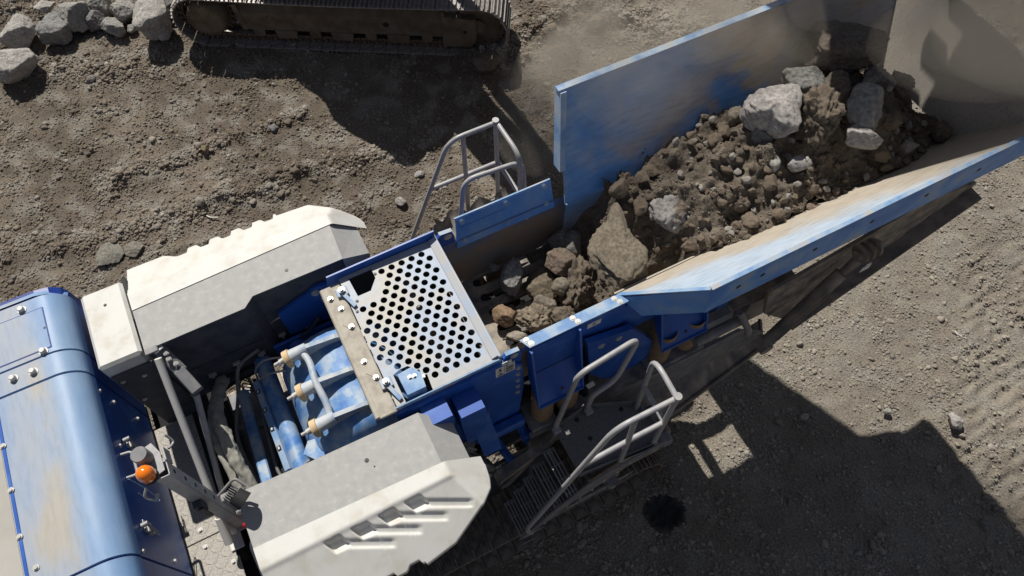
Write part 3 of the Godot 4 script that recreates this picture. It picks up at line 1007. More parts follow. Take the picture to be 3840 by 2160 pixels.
func jaw():
	# cast housing of the swing jaw: a barrel across the machine with three ribs
	var rows := []
	for i in 21:
		var z := -0.50 + 1.0 * i / 20.0
		var edge: float = pow(clampf((abs(z) - 0.36) / 0.14, 0, 1), 2.0)
		var r := []
		for k in 16:
			var a := PI * (1.04 - 0.92 * k / 15.0)
			var rr := 0.40 - 0.12 * edge
			r.append(Vector3(-0.18 + rr * cos(a) * 1.12, 2.52 + rr * sin(a) * 1.02 - 0.02 * edge, z))
		r.append(Vector3(0.30, 2.5, z))
		rows.append(r)
	var s := Shape.new()
	s.grid(rows)
	for e in [0, 20]:
		s.flat()
		for k in 15:
			s.tri_out(Vector3(-0.18, 2.52, rows[e][0].z), rows[e][k], rows[e][k + 1], Vector3(-0.18, 2.5, 0))
	s.box(Vector3(-0.45, 2.30, 0), Vector3(0.36, 0.50, 0.92), 0.05)
	var body := part("jaw_housing", s, mats.cast_blue, crusher)
	# cross rib and three finned bosses
	var cr := Shape.new()
	cr.tube(curve([Vector3(-0.40, 2.97, -0.34), Vector3(-0.36, 3.0, -0.18), Vector3(-0.37, 3.02, 0.0), Vector3(-0.36, 3.0, 0.18), Vector3(-0.38, 2.97, 0.34)]), 0.026, 12, 0.1, fine)
	part("cross_rib", cr, mats.pale_cast, body)
	for z in [-0.30, 0.0, 0.30]:
		var f := Shape.new()
		f.prism(V2([-0.42, 2.80, 0.12, 2.62, 0.12, 2.86, -0.12, 2.99, -0.36, 3.03, -0.44, 3.0]), Vector3(0, 0, z - 0.017), Vector3.RIGHT, Vector3.UP, Vector3(0, 0, 0.034))
		part("casting_fin", f, mats.pale_cast, body)
		var b := Shape.new()
		b.cyl(Vector3(-0.34, 2.99, z), Vector3(-0.47, 2.97, z), 0.044, 0.052, 18)
		part("boss", b, mats.pale_cast, body)
		var ru := Shape.new()
		ru.cyl(Vector3(-0.47, 2.97, z), Vector3(-0.515, 2.962, z), 0.062, -1.0, 22)
		ru.box(Vector3(-0.492, 2.925, z), Vector3(0.044, 0.07, 0.104), 0.006)
		part("rubber_washer", ru, mats.cream_rubber, body)
		var nu := Shape.new()
		nu.cyl(Vector3(-0.515, 2.962, z), Vector3(-0.56, 2.955, z), 0.026, -1.0, 6)
		nu.cyl(Vector3(-0.555, 2.956, z), Vector3(-0.60, 2.948, z), 0.014, -1.0, 10)
		part("nut", nu, mats.bolt_steel, body)
	# lower flange and far fins
	var fl := Shape.new()
	fl.prism(V2([-0.66, 0.36, -0.60, 0.28, 0.05, 0.40, 0.3, 0.48, 0.3, 0.6, -0.5, 0.55]), Vector3(0, 2.72, 0), Vector3.RIGHT, Vector3(0, 0, 1), Vector3.UP * 0.03)
	var fp := part("near_flange", fl, mats.cast_blue, body)
	for p in [Vector3(-0.02, 2.75, 0.44), Vector3(0.14, 2.75, 0.5), Vector3(0.22, 2.75, 0.52), Vector3(0.26, 2.75, 0.5)]:
		bolt(fp, p, Vector3.UP, 0.02, 0.025)
	var fw := Shape.new()
	fw.lathe(Vector3(-0.22, 2.35, 0.62), Vector3(0, 0, 1), [Vector2(0, 0.02), Vector2(0.12, 0.02), Vector2(0.38, 0.0), Vector2(0.42, 0.0), Vector2(0.42, 0.10), Vector2(0.0, 0.10)], 36)
	part("flywheel", fw, mats.light_blue, body)


func screen():
	# perforated plate over the jaw, with folded edges, cut-outs and a hinged beige plate
	var st := Shape.new()
	st.painter = paint("dirt_plate")
	var h0 := 3.335
	# the plate is built from cells, one round each hole, and strips round them
	var px := 0.08
	var pz := 0.0576
	var c1 := V2([0.14, -0.51, 0.32, -0.51, 0.32, -0.42, 0.25, -0.335, 0.15, -0.335])
	var c2 := V2([0.14, 0.60, 0.14, 0.345, 0.24, 0.315, 0.35, 0.425, 0.335, 0.60])
	var rect := V2([0.075, -0.535, 0.835, -0.535, 0.835, 0.565, 0.075, 0.565])
	var outer: PackedVector2Array = Geometry2D.clip_polygons(rect, c1)[0]
	outer = Geometry2D.clip_polygons(outer, c2)[0]
	var holes := []
	for j in 17:
		var z := -0.45 + pz * j
		for i in 10:
			var x := (0.70 if j % 2 == 0 else 0.74) - px * i + 0.001 * j
			if x < 0.105 or x > 0.76 or (j == 0 and x < 0.36) or (j == 1 and x < 0.40) or (j == 2 and x < 0.36) or (j == 3 and x < 0.33) or (j == 4 and x < 0.13):
				continue
			if z > 0.27 and x < 0.10 + (z - 0.24) * 1.25:
				continue
			holes.append(Vector2(x, z))
	# cut the sheet into one strip per row, each strip minus its holes' half circles: rows of quads with round bites
	var n := 20
	var rad := 0.0243
	var zlo := -0.45 - pz * 0.5
	var zhi := -0.45 + pz * 16.5
	var top := h0
	var bot := h0 - 0.008
	st.flat()
	for j in 17:
		var za := zlo + pz * j
		var zb := za + pz
		var row: Array = holes.filter(func(q): return q.y > za and q.y < zb)
		row.sort_custom(func(a, b): return a.x < b.x)
		# columns between and round the holes
		for q in row:
			var cell := [Vector2(q.x - px / 2, za), Vector2(q.x + px / 2, za), Vector2(q.x + px / 2, zb), Vector2(q.x - px / 2, zb)]
			for k in n:
				var a0 := TAU * k / n
				var a1 := TAU * (k + 1) / n
				var i0: Vector2 = q + Vector2(cos(a0), sin(a0)) * rad
				var i1: Vector2 = q + Vector2(cos(a1), sin(a1)) * rad
				var o0 := square_hit(q, a0, px / 2, za, zb)
				var o1 := square_hit(q, a1, px / 2, za, zb)
				for y in [top, bot]:
					st.tri(Vector3(i0.x, y, i0.y), Vector3(o0.x, y, o0.y), Vector3(o1.x, y, o1.y))
					st.tri(Vector3(i0.x, y, i0.y), Vector3(o1.x, y, o1.y), Vector3(i1.x, y, i1.y))
				st.tri(Vector3(i0.x, top, i0.y), Vector3(i1.x, top, i1.y), Vector3(i1.x, bot, i1.y))
				st.tri(Vector3(i0.x, top, i0.y), Vector3(i1.x, bot, i1.y), Vector3(i0.x, bot, i0.y))
			# corners of the cell beyond the ring fan
			for cc in cell:
				var ang: float = (cc - q).angle()
				var kk := int(floor(fposmod(ang, TAU) / (TAU / n)))
				var oa := square_hit(q, TAU * kk / n, px / 2, za, zb)
				var ob := square_hit(q, TAU * (kk + 1) / n, px / 2, za, zb)
				for y in [top, bot]:
					st.tri(Vector3(oa.x, y, oa.y), Vector3(cc.x, y, cc.y), Vector3(ob.x, y, ob.y))
		# the rest of the row
		var solid := [PackedVector2Array([Vector2(0.075, za), Vector2(0.835, za), Vector2(0.835, zb), Vector2(0.075, zb)])]
		var cuts := [c1, c2]
		for q in row:
			cuts.append(PackedVector2Array([Vector2(q.x - px / 2, za - 0.001), Vector2(q.x + px / 2, za - 0.001), Vector2(q.x + px / 2, zb + 0.001), Vector2(q.x - px / 2, zb + 0.001)]))
		fill(st, solid, cuts, bot, top)
	fill(st, [PackedVector2Array([Vector2(0.075, -0.535), Vector2(0.835, -0.535), Vector2(0.835, zlo), Vector2(0.075, zlo)])], [c1], bot, top)
	fill(st, [PackedVector2Array([Vector2(0.075, zhi), Vector2(0.835, zhi), Vector2(0.835, 0.565), Vector2(0.075, 0.565)])], [c2], bot, top)
	var plate := part("screen_plate", st, mats.dusted_sheet, crusher)
	var rim := Shape.new()
	rim.box(Vector3(0.845, 3.325, 0.0), Vector3(0.02, 0.075, 1.13), 0.004)
	rim.prism(V2([0.79, 3.345, 0.84, 3.362, 0.84, 3.345]), Vector3(0, 0, -0.53), Vector3.RIGHT, Vector3.UP, Vector3(0, 0, 1.08))
	part("folded_edge", rim, mats.screen_paint, plate)
	var far := Shape.new()
	far.prism(V2([-0.02, 3.27, 0.85, 3.27, 0.85, 3.42, 0.0, 3.40]), Vector3(0, 0, -0.552), Vector3.RIGHT, Vector3.UP, Vector3(0, 0, 0.012))
	part("raised_edge", far, mats.blue_paint, plate)
	var near := Shape.new()
	near.box(Vector3(0.45, 3.31, 0.572), Vector3(0.80, 0.055, 0.012), 0.003)
	part("near_edge", near, mats.light_blue, plate)
	# hinged beige plate
	var hp := Shape.new()
	hp.box(Vector3(0.005, 3.325, 0.045), Vector3(0.125, 0.02, 1.10), 0.006)
	var hinge := part("hinge_plate", hp, mats.dust_plate, plate)
	for q in [[-0.03, 0.045, -0.27, -0.105], [-0.02, 0.045, 0.16, 0.31]]:
		var pt := Shape.new()
		pt.prism(V2([q[0], q[2] + 0.03, q[0] + 0.02, q[2], q[1], q[2], q[1], q[3] - 0.03, q[0] + 0.045, q[3], q[0], q[3] - 0.06]), Vector3(0, 3.335, 0), Vector3.RIGHT, Vector3(0, 0, 1), Vector3.UP * 0.004)
		part("cover_patch", pt, mats.dust_plate, hinge)
	for p in [[0.005, -0.29], [0.02, -0.125], [0.0, 0.165], [0.03, 0.31], [-0.035, -0.40]]:
		bolt(hinge, Vector3(p[0], 3.339, p[1]), Vector3.UP, 0.014, 0.02)
	var lip := Shape.new()
	lip.tube([Vector3(-0.065, 3.318, -0.50), Vector3(-0.065, 3.318, 0.0), Vector3(-0.065, 3.318, 0.58)], 0.022, 12)
	part("rubber_edge", lip, mats.dust_plate, hinge)
	# clamp levers at both ends
	for q in [[0.06, -0.41], [0.075, 0.385]]:
		var cl := Shape.new()
		cl.box(Vector3(q[0], 3.352, q[1]), Vector3(0.085, 0.014, 0.075), 0.005)
		cl.bar(Vector3(q[0] + 0.005, 3.36, q[1] + 0.03), Vector3(q[0] + 0.045, 3.35, q[1] + 0.15), 0.028, 0.016)
		cl.cyl(Vector3(q[0], 3.355, q[1]), Vector3(q[0], 3.385, q[1]), 0.024, 0.02, 14)
		var cp := part("clamp_lever", cl, mats.light_blue, plate)
		bolt(cp, Vector3(q[0] + 0.002, 3.38, q[1]), Vector3.UP, 0.016, 0.02)
	# box in the near cut-out
	var bx := Shape.new()
	bx.prism(V2([0.165, 0.365, 0.27, 0.355, 0.315, 0.42, 0.305, 0.53, 0.17, 0.53]), Vector3(0, 3.22, 0), Vector3.RIGHT, Vector3(0, 0, 1), Vector3.UP * 0.135)
	var bp := part("sensor_box", bx, mats.light_blue, plate)
	for p in [[0.235, 0.42], [0.265, 0.425]]:
		bolt(bp, Vector3(p[0], 3.355, p[1]), Vector3.UP, 0.011, 0.014)
	bolt(plate, Vector3(0.315, 3.335, 0.45), Vector3.UP, 0.011, 0.014)
	for p in [[0.33, -0.45], [0.13, -0.30], [0.10, -0.22]]:
		bolt(plate, Vector3(p[0], 3.336, p[1]), Vector3.UP, 0.008, 0.006, "rivet", "label_ink")
	# lining under the plate, left dark behind the holes
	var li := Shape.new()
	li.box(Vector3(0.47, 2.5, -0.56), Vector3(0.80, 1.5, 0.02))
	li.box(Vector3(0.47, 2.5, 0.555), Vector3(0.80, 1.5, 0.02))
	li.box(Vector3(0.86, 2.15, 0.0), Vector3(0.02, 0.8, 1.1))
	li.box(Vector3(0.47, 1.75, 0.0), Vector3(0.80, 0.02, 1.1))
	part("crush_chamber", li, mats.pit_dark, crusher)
	var fj := Shape.new()
	for k in 9:
		fj.box(Vector3(0.55 - 0.0 * k, 2.45, -0.44 + 0.11 * k), Vector3(0.06, 1.2, 0.05), 0.01)
	part("jaw_teeth", fj, mats.track_steel, crusher)


func square_hit(q: Vector2, a: float, hx: float, za: float, zb: float) -> Vector2:
	var d := Vector2(cos(a), sin(a))
	var tx = hx / max(abs(d.x), 1e-6)
	var tz = ((zb - q.y) if d.y > 0.0 else (q.y - za)) / max(abs(d.y), 1e-6)
	return q + d * min(tx, tz)


func fill(st: Shape, solid: Array, cuts: Array, bot: float, top: float):
	for c in cuts:
		var next := []
		for p in solid:
			for r in Geometry2D.clip_polygons(p, c):
				if not Geometry2D.is_polygon_clockwise(r):
					next.append(r)
		solid = next
	for p in solid:
		var idx := Geometry2D.triangulate_polygon(p)
		for i in range(0, idx.size(), 3):
			for y in [top, bot]:
				st.tri(Vector3(p[idx[i]].x, y, p[idx[i]].y), Vector3(p[idx[i + 1]].x, y, p[idx[i + 1]].y), Vector3(p[idx[i + 2]].x, y, p[idx[i + 2]].y))
		for i in p.size():
			var a: Vector2 = p[i]
			var b: Vector2 = p[(i + 1) % p.size()]
			st.tri(Vector3(a.x, top, a.y), Vector3(b.x, top, b.y), Vector3(b.x, bot, b.y))
			st.tri(Vector3(a.x, top, a.y), Vector3(b.x, bot, b.y), Vector3(a.x, bot, a.y))


# ---------------------------------------------------------------- feeder, hopper and what carries them
const HB := 3.20      # foot of the sloping hopper walls
const HT := 3.88      # their top
const ZB := 0.44
const ZT := 0.955
const XE := 5.48      # rear wall at the top
const XEB := 5.15     # and at its foot


func paint(kind: String) -> Paint:
	var p := Paint.new()
	p.fine = fine
	p.broad = broad
	p.kind = kind
	return p


func sheet(called: String, a: Vector3, b: Vector3, c: Vector3, d: Vector3, nu: int, nv: int, thick: Vector3, m: Material, parent: Node, pnt: Paint) -> MeshInstance3D:
	var s := Shape.new()
	s.painter = pnt
	var back := []
	var rows := []
	for i in nv + 1:
		var r := []
		for k in nu + 1:
			r.append(a.lerp(b, float(k) / nu).lerp(d.lerp(c, float(k) / nu), float(i) / nv))
		rows.append(r)
	s.grid(rows)
	s.flat()
	var mid := (a + b + c + d) / 4.0 + thick * 0.5
	s.quad_out(a + thick, b + thick, c + thick, d + thick, mid)
	var e := [a, b, c, d]
	for i in 4:
		s.quad_out(e[i], e[(i + 1) % 4], e[(i + 1) % 4] + thick, e[i] + thick, mid)
	return part(called, s, m, parent)


func hopper():
	var D: Material = mats.scraped_sheet
	var root := Shape.new()
	# ribs of the outside, which hold the walls
	for x in [2.6, 3.6, 4.6]:
		for sg in [-1.0, 1.0]:
			root.bar(Vector3(x, HB - 0.1, (ZB + 0.05) * sg), Vector3(x, 3.55, 0.78 * sg), 0.05, 0.05)
	var hop := part("feed_hopper", root, mats.blue_paint, crusher)
	# far wall
	var t := Vector3(0, -0.012, -0.016)
	sheet("far_wall", Vector3(1.93, HB, -ZB), Vector3(XEB, HB, -ZB), Vector3(XE, HT, -ZT), Vector3(2.12, HT, -ZT), 90, 30, t, D, hop, paint("hopper"))
	var low := Shape.new()
	low.painter = paint("hopper")
	low.flat()
	low.prism(V2([1.93, HB, XEB, HB, XEB, 3.12, 4.0, 2.68, 1.93, 2.6]), Vector3(0, 0, -ZB), Vector3.RIGHT, Vector3.UP, Vector3(0, 0, 0.012))
	part("far_lower_wall", low, D, hop)
	# its folded end and top flange
	var fl := Shape.new()
	fl.prism(V2([0, 0, 0, 0.10, 0.012, 0.10, 0.012, 0.012, 0.05, 0.012, 0.05, 0]), Vector3(1.95, HB + 0.22, -ZB - 0.15), Vector3.RIGHT, Vector3(0, -0.1, -1), Vector3(0.17, 0.455, -0.345))
	fl.bar(Vector3(2.11, HT + 0.003, -ZT - 0.03), Vector3(XE, HT + 0.003, -ZT - 0.03), 0.055, 0.012)
	part("far_flange", fl, mats.light_blue, hop)
	# near wall, folded outer band with holes
	t = Vector3(0, -0.012, 0.016)
	sheet("near_wall", Vector3(1.86, HB + 0.03, ZB + 0.02), Vector3(XEB, HB, ZB), Vector3(XE, HT, ZT), Vector3(2.165, HT, ZT), 90, 30, t, D, hop, paint("hopper"))
	var low2 := Shape.new()
	low2.painter = paint("hopper")
	low2.prism(V2([1.86, HB, XEB, HB, XEB, 3.12, 4.0, 2.68, 1.86, 2.6]), Vector3(0, 0, ZB - 0.012), Vector3.RIGHT, Vector3.UP, Vector3(0, 0, 0.012))
	part("near_lower_wall", low2, D, hop)
	var band := Shape.new()
	band.prism(V2([2.165, 3.872, XE, 3.872, XE, 3.56, 2.20, 3.53]), Vector3(0, 0, ZT + 0.012), Vector3.RIGHT, Vector3.UP, Vector3(0, 0, 0.014))
	var bd := part("outer_band", band, mats.band_blue, hop)
	var b2 := Shape.new()
	var p0 := Vector3(1.845, 3.25, ZB + 0.05)
	b2.flat()
	var q := [Vector3(2.165, 3.874, ZT + 0.02), Vector3(1.85, 3.262, ZB + 0.065), Vector3(1.925, 3.24, 0.70), Vector3(2.20, 3.53, ZT + 0.02)]
	b2.quad_out(q[0], q[1], q[2], q[3], Vector3(3, 3.4, 0.5))
	part("end_band", b2, mats.band_blue, hop)
	var edge := Shape.new()
	edge.bar(Vector3(2.165, 3.884, ZT + 0.012), Vector3(XE, 3.884, ZT + 0.012), 0.03, 0.010)
	edge.bar(Vector3(1.86, 3.27, ZB + 0.045), Vector3(2.165, 3.884, ZT + 0.012), 0.03, 0.010)
	part("top_lip", edge, mats.light_blue, hop)
	for x in [2.42, 2.62, 3.06, 3.56, 4.06, 4.56, 5.06]:
		bolt(bd, Vector3(x, 3.72, ZT + 0.026), Vector3(0, 0, 1), 0.014, 0.004, "hole", "label_ink")
	# rear wall
	t = Vector3(0.016, -0.01, 0)
	sheet("rear_wall", Vector3(XEB, HB, -ZB), Vector3(XEB, HB, ZB), Vector3(XE, HT, ZT), Vector3(XE, HT, -ZT), 40, 30, t, D, hop, paint("rear"))
	var rr := Shape.new()
	rr.bar(Vector3(XE + 0.012, HT + 0.003, -ZT), Vector3(XE + 0.012, HT + 0.003, ZT), 0.05, 0.012)
	part("rear_flange", rr, mats.dust_plate, hop)
	var rl := Shape.new()
	rl.quad_out(Vector3(XEB, 3.12, -ZB), Vector3(XEB, 3.12, ZB), Vector3(4.0, 2.68, ZB), Vector3(4.0, 2.68, -ZB), Vector3(3, 3, 0))
	part("rising_floor", rl, mats.dusty_frame, hop)
	var eye := Shape.new()
	var ring := []
	for k in 17:
		ring.append(Vector3(5.36 + 0.055 * cos(TAU * k / 16.0), 3.50 + 0.065 * sin(TAU * k / 16.0), ZT + 0.02))
	eye.tube(ring, 0.016, 8)
	part("lifting_eye", eye, mats.frame_grey, hop)
	feeder()
	carrier()


func feeder():
	var fl := Shape.new()
	fl.box(Vector3(1.0, 2.575, 0.0), Vector3(0.24, 0.05, 0.98), 0.004)
	fl.box(Vector3(2.86, 2.55, 0.0), Vector3(2.26, 0.04, 0.90), 0.004)
	var f := part("feeder_floor", fl, mats.dusty_frame, crusher)
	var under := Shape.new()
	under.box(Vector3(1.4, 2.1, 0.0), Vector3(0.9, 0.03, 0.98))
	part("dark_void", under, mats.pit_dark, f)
	for k in 7:
		var z := -0.50 + 0.153 * k + 0.0
		var s := Shape.new()
		s.box(Vector3(1.42, 2.575, z), Vector3(0.62, 0.05, 0.085 if k > 0 and k < 6 else 0.05), 0.008)
		part("grizzly_bar", s, mats.dusty_frame, f)
		if k < 6:
			for x in [1.115]:
				var cs := Shape.new()
				cs.cyl(Vector3(x - 0.005, 2.558, z + 0.0765), Vector3(x - 0.005, 2.6015, z + 0.0765), 0.034, -1.0, 16)
				part("slot_end", cs, mats.pit_dark, f)
	for p in [[0.96, -0.36], [0.97, -0.05], [0.96, 0.24], [1.0, 0.35]]:
		bolt(f, Vector3(p[0], 2.60, p[1]), Vector3.UP, 0.018, 0.01, "rivet", "dusty_frame")
	# side liners
	for sg in [-1.0, 1.0]:
		var li := Shape.new()
		li.painter = paint("liner")
		var rows := []
		for i in 13:
			var r := []
			for k in 41:
				r.append(Vector3(0.87 + 1.2 * k / 40.0, 2.6 + 0.60 * i / 12.0, (0.515 - 0.02 * (1.0 - i / 12.0)) * sg))
			rows.append(r)
		li.grid(rows)
		part("side_liner", li, mats.dusted_sheet, f)
	# far upper plate with bolts
	var fp := Shape.new()
	fp.prism(V2([1.055, 0.0, 1.885, 0.0, 1.86, 0.225, 1.0, 0.225]), Vector3(0, 3.325, -0.625), Vector3.RIGHT, Vector3(0, -0.82, 0.57), Vector3(0, 0.007, 0.010))
	var far := part("far_cover_plate", fp, mats.band_blue, f)
	for p in [[1.10, 0.035], [1.08, 0.185], [1.48, 0.035], [1.45, 0.185], [1.82, 0.03], [1.80, 0.17]]:
		bolt(far, Vector3(p[0], 3.325 - 0.82 * p[1] + 0.008, -0.625 + 0.57 * p[1] + 0.01), Vector3(0, 0.57, 0.82), 0.016, 0.007, "rivet", "light_blue")
	var fe := Shape.new()
	fe.bar(Vector3(1.05, 3.332, -0.628), Vector3(1.885, 3.332, -0.628), 0.012, 0.012)
	part("bright_edge", fe, mats.light_blue, far)
	bolt(f, Vector3(1.62, 3.12, -0.505), Vector3(0, 0, 1), 0.012, 0.006, "rivet")
	# near rail with its top flange
	var nr := Shape.new()
	nr.prism(V2([1.03, 0.495, 1.84, 0.495, 1.885, 0.58, 1.07, 0.58]), Vector3(0, 3.295, 0), Vector3.RIGHT, Vector3(0, 0, 1), Vector3.UP * 0.012)
	var near := part("near_rail_flange", nr, mats.light_blue, f)
	for p in [[1.075, 0.515], [1.095, 0.555], [1.45, 0.515], [1.47, 0.555], [1.795, 0.515], [1.82, 0.555]]:
		bolt(near, Vector3(p[0], 3.307, p[1]), Vector3.UP, 0.015, 0.006, "rivet")
	var nw := Shape.new()
	nw.box(Vector3(1.46, 3.12, 0.572), Vector3(0.80, 0.34, 0.012), 0.003)
	nw.box(Vector3(2.0, 2.95, 0.56), Vector3(0.5, 0.5, 0.012), 0.003)
	part("near_rail_web", nw, mats.blue_paint, f)
	var pl := Shape.new()
	pl.box(Vector3(1.60, 3.20, 0.582), Vector3(0.115, 0.07, 0.005))
	var ty := part("type_plate", pl, mats.label_white, f)
	var dot := Shape.new()
	dot.cyl(Vector3(1.60, 3.20, 0.584), Vector3(1.60, 3.20, 0.5865), 0.014, -1.0, 16)
	part("type_mark", dot, mats.label_ink, ty)
	var dot2 := Shape.new()
	dot2.cyl(Vector3(1.60, 3.20, 0.585), Vector3(1.60, 3.20, 0.588), 0.007, -1.0, 12)
	part("mark_centre", dot2, mats.label_white, ty)
	# end lugs at the screen
	for q in [[-0.545, 0.93], [0.555, 0.93]]:
		var lg := Shape.new()
		lg.prism(V2([0.86, 2.6, 1.0, 2.6, 1.0, 3.28, 0.975, 3.36, 0.90, 3.37, 0.86, 3.34]), Vector3(0, 0, q[0]), Vector3.RIGHT, Vector3.UP, Vector3(0, 0, 0.03))
		var lo := part("end_lug", lg, mats.blue_paint, f)
		bolt(lo, Vector3(0.945, 3.31, q[0] + 0.03), Vector3(0, 0, 1), 0.022, 0.006, "eye")
		var te := Shape.new()
		te.bar(Vector3(0.88, 3.372, q[0] + 0.015), Vector3(0.985, 3.362, q[0] + 0.015), 0.032, 0.006)
		part("worn_edge", te, mats.light_blue, lo)


func carrier():
	# near cheek of the crusher with its stickers, ducts and lamp
	var s := Shape.new()
	s.prism(V2([0.05, 2.1, 0.98, 2.1, 1.02, 2.75, 1.0, 3.15, 0.86, 3.30, 0.05, 3.29]), Vector3(0, 0, 0.575), Vector3.RIGHT, Vector3.UP, Vector3(0, 0, 0.03))
	var ck := part("near_cheek", s, mats.blue_paint, crusher)
	for k in 5:
		bolt(ck, Vector3(0.965, 3.12 - 0.12 * k, 0.605), Vector3(0, 0, 1), 0.014, 0.014)
	sticker(ck, Vector3(0.862, 3.205, 0.6085), 0.15, 0.15, true)
	sticker(ck, Vector3(0.875, 3.312, 0.6085), 0.075, 0.045, false)
	for q in [[0.53, 2.55, 3.16, 0.17], [0.30, 2.80, 3.24, 0.15]]:
		var du := Shape.new()
		du.prism(V2([-0.09, q[2], 0.09, q[2], 0.10, q[2] - 0.10, 0.075, q[1], -0.075, q[1], -0.10, q[2] - 0.10]), Vector3(q[0], 0, 0.607), Vector3.RIGHT, Vector3.UP, Vector3(0, 0, q[3]))
		part("stiffener", du, mats.blue_paint, ck)
	var duct := Shape.new()
	duct.prism(V2([0.0, 0.0, 0.15, 0.0, 0.15, 0.012, 0.0, 0.012]), Vector3(0.50, 2.95, 0.74), Vector3.RIGHT, Vector3(0, 0, 1), Vector3(0.06, -0.75, 0.08))
	duct.box(Vector3(0.585, 2.64, 0.69), Vector3(0.13, 0.64, 0.13), 0.02)
	part("blue_column", duct, mats.blue_paint, ck)
	# round finned lamp by the guard
	var lc := Vector3(0.585, 2.12, 0.74)
	var n := Vector3(0.5, 0.35, 0.8).normalized()
	var wl := Shape.new()
	wl.cyl(lc - n * 0.05, lc + n * 0.02, 0.058, 0.062, 22)
	var w := part("side_lamp", wl, mats.black_rubber, crusher)
	var side := n.cross(Vector3.UP).normalized()
	for k in 7:
		var o := (k - 3) * 0.016
		var f := Shape.new()
		f.box(lc + n * 0.03 + n.cross(side) * o, Vector3(0.11 * sqrt(1.0 - pow(o / 0.07, 2.0)), 0.006, 0.03), 0.0, Basis(side, n.cross(side), n))
		part("cooling_fin", f, mats.frame_grey, w)
	var wire := Shape.new()
	wire.tube(curve([lc + Vector3(-0.06, 0.05, 0), lc + Vector3(-0.12, 0.14, -0.02), lc + Vector3(-0.17, 0.18, 0.02), lc + Vector3(-0.14, 0.08, 0.03)]), 0.008, 7)
	part("lamp_cable", wire, mats.rail_grey, w)
	var sb := Shape.new()
	sb.prism(V2([0.40, 2.15, 0.46, 2.2, 0.62, 1.75, 0.56, 1.7]), Vector3(0, 0, 0.74), Vector3.RIGHT, Vector3.UP, Vector3(0.03, 0, 0.10))
	var sbp := part("guard_bracket", sb, mats.frame_grey, crusher)
	bolt(sbp, Vector3(0.52, 2.0, 0.845), Vector3(0, 0, 1), 0.02, 0.015)
	# chassis
	var ch := Shape.new()
	ch.box(Vector3(0.95, 1.55, 0.0), Vector3(3.8, 0.75, 1.15), 0.02)
	ch.box(Vector3(3.75, 1.62, 0.0), Vector3(0.6, 0.5, 1.15), 0.02)
	ch.box(Vector3(-3.2, 1.4, 0.0), Vector3(4.5, 0.9, 1.6), 0.02)
	var fr := part("chassis", ch, mats.frame_grey, crusher)
	for sg in [-1.0, 1.0]:
		var tp := Shape.new()
		tp.prism(V2([1.02, 0.42, 1.02, 0.74, 1.3, 0.79, 2.15, 0.79, 2.3, 0.72, 2.95, 0.74, 3.1, 0.60, 3.9, 0.60, 3.9, 0.42]), Vector3(0, 1.985, 0), Vector3.RIGHT, Vector3(0, 0, sg), Vector3(0, 0.016, 0))
		part("bearer_plate", tp, mats.dusty_frame, fr)
		var sd := Shape.new()
		sd.prism(V2([1.0, 1.98, 3.15, 1.98, 3.55, 1.55, 3.5, 1.42, 2.3, 1.30, 1.0, 1.5]), Vector3(0, 0, 0.76 * sg), Vector3.RIGHT, Vector3.UP, Vector3(0, 0, 0.03 * sg))
		part("side_web", sd, mats.frame_grey, fr)
		var ch2 := Shape.new()
		ch2.flat()
		var a := [Vector3(2.1, 1.42, 0.80 * sg), Vector3(3.62, 1.55, 0.66 * sg), Vector3(3.55, 1.38, 0.88 * sg), Vector3(2.1, 1.18, 1.06 * sg)]
		ch2.quad_out(a[0], a[1], a[2], a[3], Vector3(2.8, 0.8, 0))
		ch2.bar(a[3], a[2], 0.02, 0.07)
		ch2.bar(a[2], a[1], 0.02, 0.05)
		part("side_apron", ch2, mats.dusty_frame, fr)
		if sg > 0.0:
			# raking side beam up to the hopper's rear
			var rk := Shape.new()
			rk.prism(V2([3.45, 1.98, 3.9, 1.45, 4.05, 1.52, 5.5, 2.62, 5.5, 2.72, 4.9, 2.86, 3.3, 2.5]), Vector3(0, 0, 0.72 * sg), Vector3.RIGHT, Vector3.UP, Vector3(0, 0, 0.03 * sg))
			rk.bar(Vector3(3.88, 1.46, 0.80 * sg), Vector3(5.5, 2.64, 0.80 * sg), 0.16, 0.03)
			var rp := part("raking_beam", rk, mats.dusty_frame, fr)
			var hy := Shape.new()
			hy.cyl(Vector3(3.42, 1.72, 0.93 * sg), Vector3(4.02, 2.45, 0.86 * sg), 0.062, -1.0, 18)
			hy.cyl(Vector3(4.02, 2.45, 0.86 * sg), Vector3(4.16, 2.62, 0.84 * sg), 0.034, -1.0, 14)
			hy.cyl(Vector3(3.40, 1.70, 0.86 * sg), Vector3(3.40, 1.70, 1.0 * sg), 0.07, -1.0, 18)
			hy.bar(Vector3(3.46, 1.86, 0.99 * sg), Vector3(3.86, 2.35, 0.95 * sg), 0.018, 0.018)
			part("hydraulic_cylinder", hy, mats.dusty_frame, fr)
			var lug := Shape.new()
			for k in 3:
				lug.cyl(Vector3(4.08 + 0.075 * k, 2.72, 0.86 * sg), Vector3(4.10 + 0.075 * k, 2.72, 0.86 * sg), 0.085, -1.0, 20)
			lug.cyl(Vector3(4.04, 2.72, 0.86 * sg), Vector3(4.30, 2.72, 0.86 * sg), 0.045, -1.0, 16)
			part("pivot_lugs", lug, mats.dusty_frame, fr)
			var tagp := Shape.new()
			tagp.box(Vector3(4.14, 2.58, 0.95 * sg), Vector3(0.10, 0.08, 0.006))
			tagp.box(Vector3(4.14, 2.63, 0.95 * sg), Vector3(0.05, 0.06, 0.006))
			part("tag_plate", tagp, mats.label_white, rp)
			var arm := Shape.new()
			arm.tube(rounded([Vector3(2.95, 2.55, 0.80 * sg), Vector3(3.05, 2.30, 0.90 * sg), Vector3(3.12, 2.12, 0.88 * sg)], 0.05), 0.032, 10)
